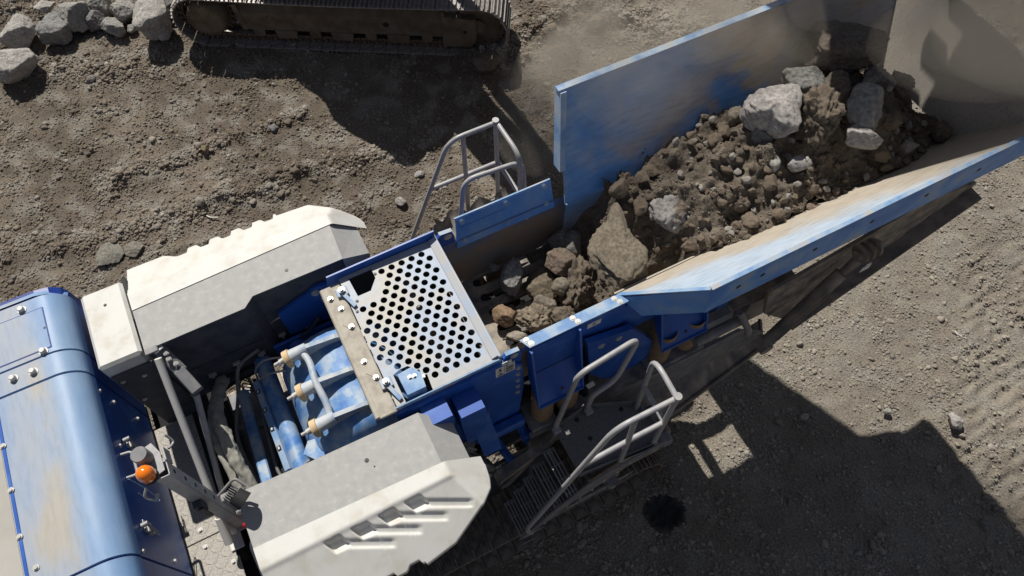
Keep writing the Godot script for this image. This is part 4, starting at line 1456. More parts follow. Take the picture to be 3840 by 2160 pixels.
			arm.cyl(Vector3(2.55, 2.35, 0.80 * sg), Vector3(3.05, 2.35, 0.80 * sg), 0.05, -1.0, 14)
			arm.box(Vector3(2.75, 2.42, 0.72 * sg), Vector3(0.4, 0.12, 0.1), 0.02)
			part("locking_arm", arm, mats.frame_grey, fr)
		# hopper underside and end posts
		var post := Shape.new()
		post.box(Vector3(3.0, 2.5, 0.55 * sg), Vector3(0.12, 1.1, 0.10), 0.01)
		part("hopper_post", post, mats.blue_paint, fr)
		# spring seats
		for q in [[1.07, 1.46, 3.28, 2.55], [2.22, 2.66, 2.95, 2.45]]:
			var br := Shape.new()
			var za: float = 0.585 * sg
			var zb: float = 0.78 * sg
			br.flat()
			for x in [q[0], q[1]]:
				br.prism(V2([0.0, q[2], 0.03, q[2], 0.195, q[3], 0.0, q[3] + 0.25]), Vector3(x - 0.008, 0, za), Vector3(0, 0, sg), Vector3.UP, Vector3(0.016, 0, 0))
			br.prism(V2([0.0, 0.0, q[1] - q[0], 0.0, q[1] - q[0], 0.02, 0.0, 0.02]), Vector3(q[0], q[3] + 0.22, za), Vector3.RIGHT, Vector3(0, 0.2, -0.05 * sg), Vector3(0, -0.22, 0.195 * sg))
			br.box(Vector3((q[0] + q[1]) / 2, (q[2] + q[3]) / 2 + 0.12, za - 0.006 * sg), Vector3(q[1] - q[0], q[2] - q[3] - 0.25, 0.012))
			br.bar(Vector3(q[0], q[3], zb), Vector3(q[1], q[3], zb), 0.012, 0.035)
			var bo := part("spring_seat", br, mats.blue_paint, fr)
			bolt(bo, Vector3((q[0] + q[1]) / 2 + 0.03, q[3] + 0.06, zb - 0.05 * sg), Vector3(0, 0.6, 0.8 * sg).normalized(), 0.010, 0.004, "hole", "label_ink")
			for x in [q[0] + 0.10, q[1] - 0.06]:
				var sp := Shape.new()
				for k in 9:
					var y := 2.05 + 0.055 * k
					sp.lathe(Vector3(x, y, 0.66 * sg), Vector3.UP, [Vector2(0.088, 0.0), Vector2(0.098, 0.012), Vector2(0.098, 0.042), Vector2(0.088, 0.055)], 22)
				part("rubber_spring", sp, mats.tan_rubber, fr)
				var pd := Shape.new()
				pd.box(Vector3(x, 2.025, 0.655 * sg), Vector3(0.30, 0.05, 0.26), 0.01)
				pd.tube(rounded([Vector3(x - 0.05, 2.06, 0.79 * sg), Vector3(x - 0.05, 2.09, 0.80 * sg), Vector3(x + 0.05, 2.09, 0.80 * sg), Vector3(x + 0.05, 2.06, 0.79 * sg)], 0.01), 0.006, 6)
				part("spring_pad", pd, mats.frame_grey, fr)
			bolt(fr, Vector3((q[0] + q[1]) / 2 + 0.05, 2.0, 0.70 * sg), Vector3.UP, 0.026, 0.03)
	# blue belt guard and the amber bottle behind it
	var bg := Shape.new()
	var pg := []
	for p in [[1.52, 3.05], [1.93, 2.92], [2.20, 2.45], [2.26, 2.1], [2.20, 1.92], [2.05, 1.86], [1.80, 2.05], [1.62, 2.35]]:
		pg.append_array(p)
	bg.prism(V2(pg), Vector3(0, 0, 0.60), Vector3.RIGHT, Vector3.UP, Vector3(0, 0, 0.05))
	var bgp := part("belt_guard", bg, mats.blue_paint, fr)
	bolt(bgp, Vector3(1.66, 2.88, 0.65), Vector3(0, 0, 1), 0.02, 0.012)
	bolt(bgp, Vector3(1.82, 2.86, 0.65), Vector3(0, 0, 1), 0.02, 0.012)
	var bo := Shape.new()
	bo.cyl(Vector3(1.58, 2.0, 0.66), Vector3(1.56, 2.34, 0.64), 0.045, -1.0, 14)
	bo.cyl(Vector3(1.56, 2.34, 0.64), Vector3(1.55, 2.40, 0.635), 0.02, -1.0, 10)
	part("grease_pump", bo, mats.pit_dark, fr)
	var bl := Shape.new()
	bl.box(Vector3(1.60, 2.26, 0.705), Vector3(0.07, 0.13, 0.006), 0.0, Basis(Vector3(0, 0, 1), 0.3))
	part("pump_label", bl, mats.label_white, fr)
	# low blue frame beside the stairs
	var lf := Shape.new()
	lf.bar(Vector3(0.70, 2.05, 0.66), Vector3(0.82, 1.50, 0.78), 0.05, 0.06)
	lf.bar(Vector3(0.93, 2.15, 0.64), Vector3(1.04, 1.55, 0.76), 0.05, 0.06)
	lf.box(Vector3(0.85, 2.12, 0.66), Vector3(0.3, 0.10, 0.10), 0.02)
	lf.box(Vector3(1.0, 1.82, 0.72), Vector3(0.11, 0.13, 0.10), 0.02)
	part("jack_frame", lf, mats.blue_paint, fr)
	var le := Shape.new()
	le.bar(Vector3(0.70, 1.46, 0.80), Vector3(1.10, 1.52, 0.80), 0.02, 0.05)
	le.box(Vector3(0.86, 1.7, 0.60), Vector3(0.5, 0.6, 0.02))
	part("belt_edge", le, mats.dark_slate, fr)
	var pan := Shape.new()
	pan.prism(V2([0.42, 1.45, 0.72, 1.52, 0.86, 1.48, 0.86, 1.05, 0.42, 0.95]), Vector3(0, 0, 0.74), Vector3.RIGHT, Vector3.UP, Vector3(0, 0, 0.02))
	var pp := part("dark_panel", pan, mats.dark_slate, fr)
	for q in [[0.575, 1.33, 0.075, 0.05], [0.68, 1.43, 0.09, 0.05], [0.585, 1.27, 0.08, 0.035], [0.75, 1.46, 0.06, 0.03]]:
		var st := Shape.new()
		st.box(Vector3(q[0], q[1], 0.763), Vector3(q[2], q[3], 0.005))
		var so := part("sticker", st, mats.label_white, pp)
		var ink := Shape.new()
		ink.cyl(Vector3(q[0] - q[2] * 0.2, q[1], 0.765), Vector3(q[0] - q[2] * 0.2, q[1], 0.7675), q[3] * 0.3, -1.0, 10)
		ink.box(Vector3(q[0] + q[2] * 0.2, q[1], 0.766), Vector3(q[2] * 0.3, q[3] * 0.3, 0.002))
		part("sticker_print", ink, mats.label_ink, so)
	var hoop := Shape.new()
	hoop.tube(rounded([Vector3(0.80, 1.45, 0.80), Vector3(0.98, 1.40, 0.84), Vector3(0.95, 1.1, 0.90), Vector3(0.85, 1.0, 0.92)], 0.06), 0.028, 10)
	part("side_hoop", hoop, mats.dark_slate, fr)


func sticker(parent: Node, at: Vector3, w: float, h: float, large: bool):
	var s := Shape.new()
	s.box(at, Vector3(w, h, 0.004))
	var o := part("sticker", s, mats.label_white, parent)
	var k := Shape.new()
	var z := 0.0028
	if large:
		# a small worker above a warning triangle, lines of print beside them
		k.cyl(at + Vector3(-0.040, 0.050, z - 0.001), at + Vector3(-0.040, 0.050, z + 0.001), 0.008, -1.0, 10)
		k.box(at + Vector3(-0.040, 0.030, z), Vector3(0.012, 0.028, 0.002), 0.0, Basis(Vector3(0, 0, 1), 0.4))
		k.box(at + Vector3(-0.050, 0.010, z), Vector3(0.005, 0.026, 0.002), 0.0, Basis(Vector3(0, 0, 1), -0.4))
		k.box(at + Vector3(-0.034, 0.010, z), Vector3(0.005, 0.026, 0.002), 0.0, Basis(Vector3(0, 0, 1), 0.3))
		for q in [[Vector3(-0.06, -0.058, z), Vector3(-0.016, -0.058, z)], [Vector3(-0.06, -0.058, z), Vector3(-0.038, -0.022, z)], [Vector3(-0.016, -0.058, z), Vector3(-0.038, -0.022, z)]]:
			k.bar(at + q[0], at + q[1], 0.002, 0.004)
		k.box(at + Vector3(-0.038, -0.044, z), Vector3(0.006, 0.022, 0.002))
		k.box(at + Vector3(0.036, 0.0, z), Vector3(0.066, 0.007, 0.002))
		k.box(at + Vector3(0.012, 0.066, z), Vector3(0.018, 0.010, 0.002))
		k.box(at + Vector3(0.064, 0.064, z), Vector3(0.010, 0.010, 0.002))
		for i in 4:
			k.box(at + Vector3(0.034, 0.044 - 0.012 * i, z), Vector3(0.058, 0.0022, 0.002))
			k.box(at + Vector3(0.034, -0.018 - 0.012 * i, z), Vector3(0.058, 0.0022, 0.002))
		k.box(at + Vector3(-0.006, 0.0, z), Vector3(0.002, h * 0.95, 0.002))
	else:
		k.bar(at + Vector3(-0.012, 0.008, z), at + Vector3(0.0, -0.006, z), 0.003, 0.005)
		k.bar(at + Vector3(0.012, 0.008, z), at + Vector3(0.0, -0.006, z), 0.003, 0.005)
	part("sticker_print", k, mats.label_ink, o)


func tubework(called: String, paths: Array, r: float, parent: Node, m: Material, bend := 0.12) -> Node3D:
	var first: MeshInstance3D = null
	for p in paths:
		var s := Shape.new()
		s.tube(rounded(p, bend), r, 14)
		if first == null:
			first = part(called, s, m, parent)
		else:
			part("rail", s, m, first)
	return first


func walkways():
	var R: Material = mats.rail_grey
	# near deck
	var s := Shape.new()
	s.prism(V2([1.19, 0.85, 1.52, 0.80, 1.92, 0.965, 1.97, 1.23, 1.86, 1.335, 1.19, 1.25]), Vector3(0, 2.035, 0), Vector3.RIGHT, Vector3(0, 0, 1), Vector3.UP * 0.012)
	var dk := part("near_walkway", s, mats.tread_shade, crusher)
	for q in [[Vector3(1.20, 2.06, 0.845), Vector3(1.52, 2.06, 0.795)], [Vector3(1.52, 2.06, 0.795), Vector3(1.92, 2.06, 0.96)], [Vector3(1.92, 2.06, 0.96), Vector3(1.975, 2.06, 1.23)], [Vector3(1.86, 2.05, 1.34), Vector3(1.19, 2.03, 1.275)]]:
		var t := Shape.new()
		t.bar(q[0], q[1], 0.012, 0.09)
		part("toe_board", t, mats.frame_grey, dk)
	for p in [[1.42, 1.05], [1.40, 0.86], [1.78, 0.95]]:
		bolt(dk, Vector3(p[0], 2.047, p[1]), Vector3.UP, 0.014, 0.003, "hole", "label_ink")
	# rear rail A, a hoop over the deck's inner side
	var a := tubework("guard_rail", [[Vector3(1.20, 2.05, 0.84), Vector3(1.33, 3.08, 0.84), Vector3(1.88, 3.09, 0.79), Vector3(1.70, 2.60, 0.86), Vector3(1.50, 2.52, 0.86), Vector3(1.52, 2.05, 0.82)]], 0.022, crusher, R, 0.11)
	for p in [Vector3(1.20, 2.05, 0.84), Vector3(1.52, 2.05, 0.82)]:
		var c := Shape.new()
		c.box(p + Vector3(0, 0.03, 0.03), Vector3(0.07, 0.05, 0.06), 0.006)
		part("clamp", c, R, a)
	# outer rail B with mid rail, posts and end loop
	var b := tubework("guard_rail", [
		[Vector3(1.90, 2.06, 1.0), Vector3(1.88, 3.10, 0.985), Vector3(1.86, 3.10, 1.30)],
		[Vector3(1.86, 3.10, 1.315), Vector3(1.36, 3.10, 1.31), Vector3(0.66, 1.42, 1.36), Vector3(0.72, 1.22, 1.37)],
		[Vector3(1.86, 2.06, 1.325), Vector3(1.86, 2.6, 1.32), Vector3(1.86, 3.13, 1.315)],
		[Vector3(1.88, 2.58, 0.99), Vector3(1.87, 2.58, 1.15), Vector3(1.86, 2.58, 1.31)],
		[Vector3(1.86, 2.58, 1.318), Vector3(1.5, 2.58, 1.318), Vector3(1.145, 2.58, 1.325)],
		[Vector3(1.54, 2.05, 1.33), Vector3(1.53, 2.6, 1.325), Vector3(1.52, 3.09, 1.315)]], 0.022, crusher, R, 0.14)
	var cap := Shape.new()
	cap.cyl(Vector3(1.86, 3.12, 1.315), Vector3(1.86, 3.138, 1.315), 0.030, -1.0, 18)
	part("end_cap", cap, R, b)
	# stairs
	var str := Shape.new()
	str.prism(V2([0.60, 1.14, 0.70, 1.08, 0.92, 1.40, 1.10, 1.60, 1.70, 1.96, 1.97, 2.02, 1.97, 2.10, 1.70, 2.10, 1.25, 2.02, 0.95, 1.66]), Vector3(0, 0, 1.355), Vector3.RIGHT, Vector3.UP, Vector3(0, 0, 0.014))
	var sr := part("stair_stringer", str, mats.frame_grey, crusher)
	var np := Shape.new()
	np.prism(V2([0.94, 1.44, 1.05, 1.48, 1.66, 1.52, 1.72, 1.60, 1.20, 1.62]), Vector3(0, 0, 1.37), Vector3.RIGHT, Vector3.UP, Vector3(0, 0, 0.008))
	var npl := part("name_board", np, mats.frame_grey, sr)
	var tm := TextMesh.new()
	var sf := SystemFont.new()
	sf.font_names = PackedStringArray(["Droid Sans"])
	sf.font_weight = 700
	tm.font = sf
	tm.text = "KLEEMANN"
	tm.font_size = 32
	tm.pixel_size = 0.0026
	tm.depth = 0.003
	tm.material = mats.lettering_pale
	var letters := Shape.new()
	letters.st.append_from(tm, 0, Transform3D(Basis(Vector3(0, 0, 1), 0.04), Vector3(1.30, 1.555, 1.3815)))
	part("lettering", letters, mats.lettering_pale, npl)
	for k in 9:
		bolt(sr, Vector3(0.74 + 0.11 * k, 1.24 + 0.095 * k, 1.369), Vector3(0, 0, 1), 0.010, 0.008)
	var lug := Shape.new()
	lug.cyl(Vector3(1.48, 1.62, 1.38), Vector3(1.48, 1.72, 1.38), 0.05, -1.0, 16)
	lug.box(Vector3(1.50, 1.66, 1.33), Vector3(0.16, 0.10, 0.05), 0.01)
	lug.box(Vector3(2.03, 1.85, 1.30), Vector3(0.12, 0.08, 0.12), 0.02)
	part("lashing_lug", lug, mats.frame_grey, sr)
	for k in 5:
		var y := 1.83 - 0.19 * k
		var x := 1.10 - 0.105 * k
		var tr := Shape.new()
		var zi := 0.93 + 0.02 * k
		for i in 4:
			tr.box(Vector3(x - 0.045 + 0.03 * i, y, (zi + 1.35) / 2), Vector3(0.009, 0.03, 1.35 - zi))
		for i in 4:
			tr.box(Vector3(x, y + 0.004, zi + 0.02 + i * 0.125), Vector3(0.11, 0.014, 0.006))
		tr.box(Vector3(x, y, zi), Vector3(0.11, 0.035, 0.006))
		part("stair_tread", tr, mats.galvanised, sr)
	var sp := Shape.new()
	sp.prism(V2([1.19, 1.98, 1.19, 2.04, 0.66, 1.15, 0.74, 1.12]), Vector3(0, 0, 0.88), Vector3.RIGHT, Vector3.UP, Vector3(0, 0, 0.012))
	sp.prism(V2([1.18, 0.84, 1.18, 0.90, 0.62, 1.0, 0.62, 0.90]), Vector3(0, 1.90, 0), Vector3.RIGHT, Vector3(0, 0, 1), Vector3(-0.03, -0.10, 0.0))
	part("inner_stringer", sp, mats.dusty_frame, sr)
	# box under the deck
	var ub := Shape.new()
	ub.box(Vector3(1.62, 1.72, 1.12), Vector3(0.62, 0.34, 0.36), 0.02)
	ub.box(Vector3(1.95, 1.55, 1.12), Vector3(0.4, 0.5, 0.3), 0.02)
	part("under_deck_box", ub, mats.dusty_frame, dk)
	# far platform: dented floor, rails, stair rail
	var rows := []
	for i in 9:
		var r := []
		for k in 15:
			var x := 1.15 + 0.78 * k / 14.0
			var z := -0.72 - 0.80 * i / 8.0
			if i == 8:
				z += 0.10 * max(0.0, sin(k * 1.3))
			r.append(Vector3(x, 2.0 + 0.035 * fine.get_noise_2d(x * 6.0, z * 6.0) + (0.12 if i == 8 else 0.0), z))
		rows.append(r)
	var fp := Shape.new()
	fp.grid(rows)
	var far := part("far_walkway", fp, mats.dusty_frame, crusher)
	var fs := Shape.new()
	fs.prism(V2([0.9, 1.25, 1.15, 2.02, 1.92, 2.02, 1.92, 1.85, 1.3, 1.8, 1.0, 1.2]), Vector3(0, 0, -1.52), Vector3.RIGHT, Vector3.UP, Vector3(0, 0, 0.014))
	part("side_skirt", fs, mats.frame_grey, far)
	for k in 4:
		var tr := Shape.new()
		var y := 1.8 - 0.19 * k
		var x := 1.06 - 0.10 * k
		for i in 4:
			tr.box(Vector3(x - 0.045 + 0.03 * i, y, -1.27), Vector3(0.005, 0.03, 0.48))
		tr.box(Vector3(x, y, -1.03), Vector3(0.11, 0.03, 0.006))
		part("stair_tread", tr, mats.galvanised, far)
	tubework("guard_rail", [
		[Vector3(1.855, 2.0, -1.53), Vector3(1.855, 2.6, -1.53), Vector3(1.852, 3.12, -1.53)],
		[Vector3(1.85, 3.10, -1.53), Vector3(1.40, 3.10, -1.53), Vector3(0.74, 1.5, -1.53), Vector3(0.62, 1.2, -1.53)],
		[Vector3(1.86, 3.10, -1.515), Vector3(1.87, 3.10, -1.10), Vector3(1.87, 2.0, -1.08)],
		[Vector3(1.535, 3.09, -1.53), Vector3(1.53, 2.5, -1.53), Vector3(1.52, 2.0, -1.52)],
		[Vector3(1.85, 2.55, -1.53), Vector3(1.5, 2.55, -1.53), Vector3(1.19, 2.55, -1.53)],
		[Vector3(1.86, 2.55, -1.51), Vector3(1.87, 2.55, -1.3), Vector3(1.87, 2.55, -1.10)],
		[Vector3(0.80, 1.70, -1.52), Vector3(0.98, 1.75, -1.42), Vector3(1.12, 1.95, -1.30)]], 0.022, crusher, R, 0.14)
	tubework("guard_rail", [[Vector3(1.16, 1.98, -1.0), Vector3(1.36, 3.0, -1.16), Vector3(1.90, 3.0, -1.12), Vector3(1.92, 2.0, -1.0)]], 0.022, crusher, R, 0.12)
	var cap2 := Shape.new()
	cap2.cyl(Vector3(1.852, 3.115, -1.53), Vector3(1.852, 3.135, -1.53), 0.030, -1.0, 18)
	part("end_cap", cap2, R, far)


func crawlers():
	# one shoe, repeated round the loop of each crawler
	var sh := Shape.new()
	sh.box(Vector3(0, 0.012, 0), Vector3(0.168, 0.022, 0.44), 0.004)
	for x in [-0.055, 0.0, 0.055]:
		sh.box(Vector3(x, 0.035, 0), Vector3(0.014, 0.03, 0.43), 0.003)
	for z in [-0.06, 0.06]:
		sh.cyl(Vector3(-0.03, 0.02, z), Vector3(-0.03, 0.034, z), 0.012, -1.0, 6)
	var shoe := sh.mesh(mats.track_steel)
	for sg in [1.0, -1.0]:
		var fr := Shape.new()
		fr.box(Vector3(0.1, 0.46, 1.06 * sg), Vector3(3.5, 0.42, 0.28), 0.03)
		fr.box(Vector3(0.1, 0.62, 0.8 * sg), Vector3(2.4, 0.4, 0.5), 0.03)
		var f := part("crawler_frame", fr, mats.frame_grey, crusher)
		var length := 3.5
		var rad := 0.42
		var total := 2.0 * length + TAU * rad
		var count := int(total / 0.174)
		for i in count:
			var d := total * i / count
			var tr := loop_at(d, length, rad)
			put("track_shoe", shoe, f, Transform3D(Basis(Vector3(0, 0, 1), tr.z), Vector3(0.1 + tr.x, 0.47 + tr.y, 1.08 * sg)))
		for x in [-1.65, 1.85]:
			var wh := Shape.new()
			wh.cyl(Vector3(x, 0.47, 0.98 * sg), Vector3(x, 0.47, 1.18 * sg), 0.36, -1.0, 30)
			wh.cyl(Vector3(x, 0.47, 1.18 * sg), Vector3(x, 0.47, 1.22 * sg), 0.2, -1.0, 24)
			part("drive_wheel", wh, mats.track_frame, f)


# place (x, y) and turn on a stadium loop, y up, starting at the top left
func loop_at(d: float, length: float, r: float) -> Vector3:
	var h := length / 2.0
	if d < length:
		return Vector3(-h + d, r, 0)
	d -= length
	if d < PI * r:
		var a := d / r
		return Vector3(h + r * sin(a), r * cos(a), -a)
	d -= PI * r
	if d < length:
		return Vector3(h - d, -r, PI)
	d -= length
	var b := d / r
	return Vector3(-h - r * sin(b), -r * cos(b), PI - b)


func build_crusher():
	crusher = thing("mobile_crusher", "blue and white tracked jaw crusher with an open feed hopper full of rock", "rock crusher", CRUSHER_AT)
	crusher.rotation.y = CRUSHER_TURN
	hood()
	track_guard(-1.0)
	track_guard(1.0)
	rear_deck()
	jaw_pit()
	screen()
	hopper()
	walkways()
	crawlers()


# ---------------------------------------------------------------- the excavator; only one track reaches into the picture
func build_digger():
	digger = thing("excavator", "brown crawler excavator with a dusty track, standing beside the crusher behind the boulders", "excavator", Vector3(-2.51, 0, -8.45))
	digger.rotation.y = -0.055
	var F: Material = mats.track_frame
	# local z: 0 is the outer face of the near track, the track runs back to -0.6
	var sh := Shape.new()
	sh.box(Vector3(0, 0.012, 0), Vector3(0.186, 0.020, 0.6), 0.003)
	for x in [-0.065, 0.0, 0.065]:
		sh.box(Vector3(x, 0.036, 0), Vector3(0.016, 0.034, 0.59), 0.004)
	var shoe := sh.mesh(mats.track_pad)
	var lk := Shape.new()
	for z in [0.10, -0.10]:
		lk.box(Vector3(0, -0.038, z), Vector3(0.19, 0.085, 0.035), 0.012)
		for x in [-0.035, 0.035]:
			lk.cyl(Vector3(x, -0.03, z), Vector3(x, -0.03, z + 0.05 * sign(z)), 0.026, -1.0, 12)
			lk.cyl(Vector3(x, -0.03, z + 0.046 * sign(z)), Vector3(x, -0.03, z + 0.054 * sign(z)), 0.016, -1.0, 10)
	lk.st.generate_normals()
	lk.st.commit(shoe)
	shoe.surface_set_material(1, F)
	var length := 4.02
	var rad := 0.41
	var total := 2.0 * length + TAU * rad
	var count := int(total / 0.193)
	for side in 2:
		var zc := -0.30 - side * 2.6
		for i in count:
			var tr := loop_at(total * (i + 0.3) / count, length, rad)
			var sag := 0.0
			if tr.y > 0.3:
				sag = -0.03 * (1.0 - pow(tr.x / (length / 2.0), 2.0))
			put("track_shoe", shoe, digger, Transform3D(Basis(Vector3(0, 0, 1), tr.z), Vector3(tr.x, 0.455 + tr.y + sag, zc)))
		track_frame(zc, side)
	upper()


func track_frame(zc: float, side: int):
	var F: Material = mats.track_frame
	var s := Shape.new()
	# box section with a sloping top
	s.flat()
	s.prism(V2([-0.15, 0.27, 0.17, 0.27, 0.17, 0.58, 0.06, 0.70, -0.15, 0.72]), Vector3(-1.50, 0, zc), Vector3(0, 0, 1), Vector3.UP, Vector3(3.02, 0, 0))
	var f := part("track_frame", s, F, digger)
	var st := Shape.new()
	st.prism(V2([-1.50, 0.27, -1.42, 0.27, -1.49, 0.72, -1.56, 0.72]), Vector3(0, 0, zc - 0.14), Vector3.RIGHT, Vector3.UP, Vector3(0, 0, 0.32))
	part("end_rib", st, F, f)
	var fork := Shape.new()
	fork.prism(V2([1.50, 0.12, 1.86, 0.12, 1.93, 0.16, 1.98, 0.24, 1.98, 0.62, 1.5, 0.66]), Vector3(0, 0, zc + 0.10), Vector3.RIGHT, Vector3.UP, Vector3(0, 0, 0.10))
	fork.bar(Vector3(1.51, 0.10, zc + 0.19), Vector3(1.51, 0.73, zc + 0.17), 0.03, 0.05)
	var fk := part("idler_guard", fork, F, f)
	var ho := Shape.new()
	ho.cyl(Vector3(1.82, 0.40, zc + 0.199), Vector3(1.82, 0.40, zc + 0.202), 0.03, -1.0, 16)
	ho.cyl(Vector3(0.66, 0.455, zc + 0.17), Vector3(0.66, 0.455, zc + 0.173), 0.045, -1.0, 18)
	part("frame_hole", ho, mats.pit_dark, f)
	for x in [-0.95, 0.98]:
		var pk := Shape.new()
		pk.prism(V2([-0.21, 0.0, 0.21, 0.0, 0.16, -0.085, -0.16, -0.085]), Vector3(x, 0.64, zc + 0.105), Vector3.RIGHT, Vector3(0, 0.7, 0.7), Vector3(0, 0.006, -0.006))
		part("soil_pocket", pk, mats.pit_dark, f)
		bolt(f, Vector3(x - 0.13, 0.52, zc + 0.17), Vector3(0, 0, 1), 0.008, 0.004, "hole", "label_ink")
		bolt(f, Vector3(x + 0.13, 0.52, zc + 0.17), Vector3(0, 0, 1), 0.008, 0.004, "hole", "label_ink")
	for k in 7:
		var ro := Shape.new()
		var x := -1.28 + 0.42 * k
		ro.cyl(Vector3(x, 0.22, zc - 0.14), Vector3(x, 0.22, zc + 0.16), 0.085, -1.0, 20)
		ro.box(Vector3(x, 0.24, zc + 0.15), Vector3(0.15, 0.10, 0.03), 0.01)
		part("track_roller", ro, F, f)
		if k % 2 == 1:
			var gd := Shape.new()
			gd.prism(V2([-0.17, 0.28, 0.17, 0.28, 0.14, 0.14, -0.14, 0.14]), Vector3(x, 0, zc + 0.17), Vector3.RIGHT, Vector3.UP, Vector3(0, 0, 0.02))
			part("roller_guard", gd, F, f)
	# sprocket with its round bolted cover
	var sp := Shape.new()
	sp.cyl(Vector3(-1.98, 0.47, zc - 0.1), Vector3(-1.98, 0.47, zc + 0.03), 0.31, -1.0, 30)
	for k in 21:
		var a := TAU * k / 21.0
		sp.box(Vector3(-1.98 + 0.34 * cos(a), 0.47 + 0.34 * sin(a), zc), Vector3(0.10, 0.05, 0.06), 0.01, Basis(Vector3(0, 0, 1), a))
	part("sprocket", sp, F, f)
	var cv := Shape.new()
	cv.lathe(Vector3(-1.98, 0.47, zc + 0.02), Vector3(0, 0, 1), [Vector2(0.29, 0.0), Vector2(0.285, 0.20), Vector2(0.265, 0.225), Vector2(0.0, 0.23)], 40)
	for k in 26:
		var a := TAU * k / 26.0
		cv.cyl(Vector3(-1.98 + 0.245 * cos(a), 0.47 + 0.245 * sin(a), zc + 0.245), Vector3(-1.98 + 0.245 * cos(a), 0.47 + 0.245 * sin(a), zc + 0.262), 0.017, -1.0, 6)
	part("drive_cover", cv, F, f)
	var idl := Shape.new()
	idl.cyl(Vector3(2.0, 0.45, zc - 0.09), Vector3(2.0, 0.45, zc + 0.09), 0.33, -1.0, 32)
	idl.cyl(Vector3(2.0, 0.45, zc - 0.15), Vector3(2.0, 0.45, zc + 0.15), 0.12, -1.0, 20)
	part("idler_wheel", idl, F, f)


func upper():
	var B: Material = mats.digger_body
	var c := Vector3(0, 0, -1.6)
	var cb := Shape.new()
	cb.box(c + Vector3(0, 0.6, 0), Vector3(1.7, 0.45, 2.3), 0.08)
	cb.cyl(c + Vector3(0, 0.8, 0), c + Vector3(0, 1.28, 0), 0.75, -1.0, 32)
	part("undercarriage", cb, mats.track_frame, digger)
	var slew := 0.64
	var bs := Basis(Vector3.UP, -slew)
	var o := c + Vector3(0, 0, 0)
	var hs := Shape.new()
	hs.box(o + bs * Vector3(-0.85, 1.95, 0.0), Vector3(2.9, 1.25, 2.7), 0.12, bs)
	var house := part("upper_body", hs, B, digger)
	var cw := Shape.new()
	cw.box(o + bs * Vector3(-2.35, 1.95, 0), Vector3(0.75, 1.2, 2.75), 0.25, bs)
	part("counterweight", cw, mats.dark_slate, house)
	var cab := Shape.new()
	cab.box(o + bs * Vector3(0.35, 2.2, 0.85), Vector3(1.6, 1.6, 1.0), 0.10, bs)
	part("cab", cab, B, house)
	# boom, stick and bucket reach out over the hopper
	var foot := o + bs * Vector3(0.55, 2.0, -0.1)
	var inv := digger.transform.affine_inverse()
	var knee := inv * Vector3(-0.1, 5.6, -7.9)
	var tip := inv * Vector3(1.6, 6.7, -6.9)
	var wrist := inv * Vector3(2.2, 6.4, -6.0)
	var bm := Shape.new()
	bm.bar(foot, foot.lerp(knee, 0.55) + Vector3(0, 0.35, 0), 0.55, 0.62, Vector3.UP, 0.03)
	bm.bar(foot.lerp(knee, 0.53) + Vector3(0, 0.35, 0), knee, 0.52, 0.7, Vector3.UP, 0.03)
	bm.bar(knee, tip, 0.5, 0.55, Vector3.UP, 0.03)
	part("boom", bm, B, digger)
	var sk := Shape.new()
	sk.bar(tip, wrist, 0.42, 0.5, Vector3.UP, 0.03)
	sk.cyl(knee + Vector3(0, 0.5, 0), tip + Vector3(0, 0.45, 0), 0.10, -1.0, 14)
	part("stick", sk, B, digger)
	var cy := Shape.new()
	for z in [-0.45, 0.45]:
		cy.cyl(foot + bs * Vector3(0.3, -0.2, z), foot.lerp(knee, 0.6) + bs * Vector3(0, 0.3, z * 0.8), 0.10, -1.0, 14)
	part("boom_cylinder", cy, B, digger)
	# bucket: curved shell with cheeks and teeth
	var bk := Shape.new()
	var bc := inv * Vector3(2.475, 5.85, -5.70)
	var bb := Basis(Vector3.UP, 1.26 + 0.055)
	var n := 14
	var ring := []
	for k in n + 1:
		var a := lerpf(-0.4, 3.5, float(k) / n)
		ring.append(Vector2(cos(a) * 0.55, sin(a) * 0.55))
	for k in n:
		bk.flat()
		var p0 := bc + bb * Vector3(ring[k].x, ring[k].y, -0.56)
		var p1 := bc + bb * Vector3(ring[k + 1].x, ring[k + 1].y, -0.56)
		var w := bb * Vector3(0, 0, 1.12)
		bk.quad_out(p0, p1, p1 + w, p0 + w, bc)
	for z in [-0.58, 0.56]:
		var poly := PackedVector2Array(ring)
		bk.prism(poly, bc + bb * Vector3(0, 0, z), bb.x, bb.y, bb.z * 0.03)
	var bo := part("bucket", bk, mats.track_steel, digger)
	for k in 5:
		var t := Shape.new()
		t.box(bc + bb * Vector3(ring[0].x + 0.02, ring[0].y - 0.12, -0.48 + 0.24 * k), Vector3(0.10, 0.26, 0.12), 0.03, bb)
		part("bucket_tooth", t, mats.track_steel, bo)


# ---------------------------------------------------------------- ground and gravel
# low banks of clods left by tracks and blades: from, to, height, half width
const BANKS := [[-5.35, -6.05, -4.0, -6.75, 0.07, 0.16], [-4.0, -6.75, -3.0, -7.2, 0.05, 0.14], [-5.9, -4.9, -4.3, -5.6, 0.07, 0.2], [-4.3, -5.6, -2.6, -6.35, 0.08, 0.2],
	[-2.6, -6.35, -1.2, -6.6, 0.05, 0.2], [-8.2, -6.6, -7.2, -5.7, 0.10, 0.35], [-7.3, -8.0, -5.4, -8.2, 0.06, 0.35], [-7.2, -5.6, -6.6, -4.9, 0.07, 0.25],
	[-3.1, -4.9, -2.0, -5.6, 0.05, 0.22], [-0.3, -8.3, 1.2, -9.4, 0.14, 0.45], [1.2, -9.2, 4.0, -8.6, 0.12, 0.5], [7.2, -8.6, 8.4, -8.0, 0.10, 0.5], [-8.0, -9.3, -7.4, -10.5, 0.1, 0.5]]


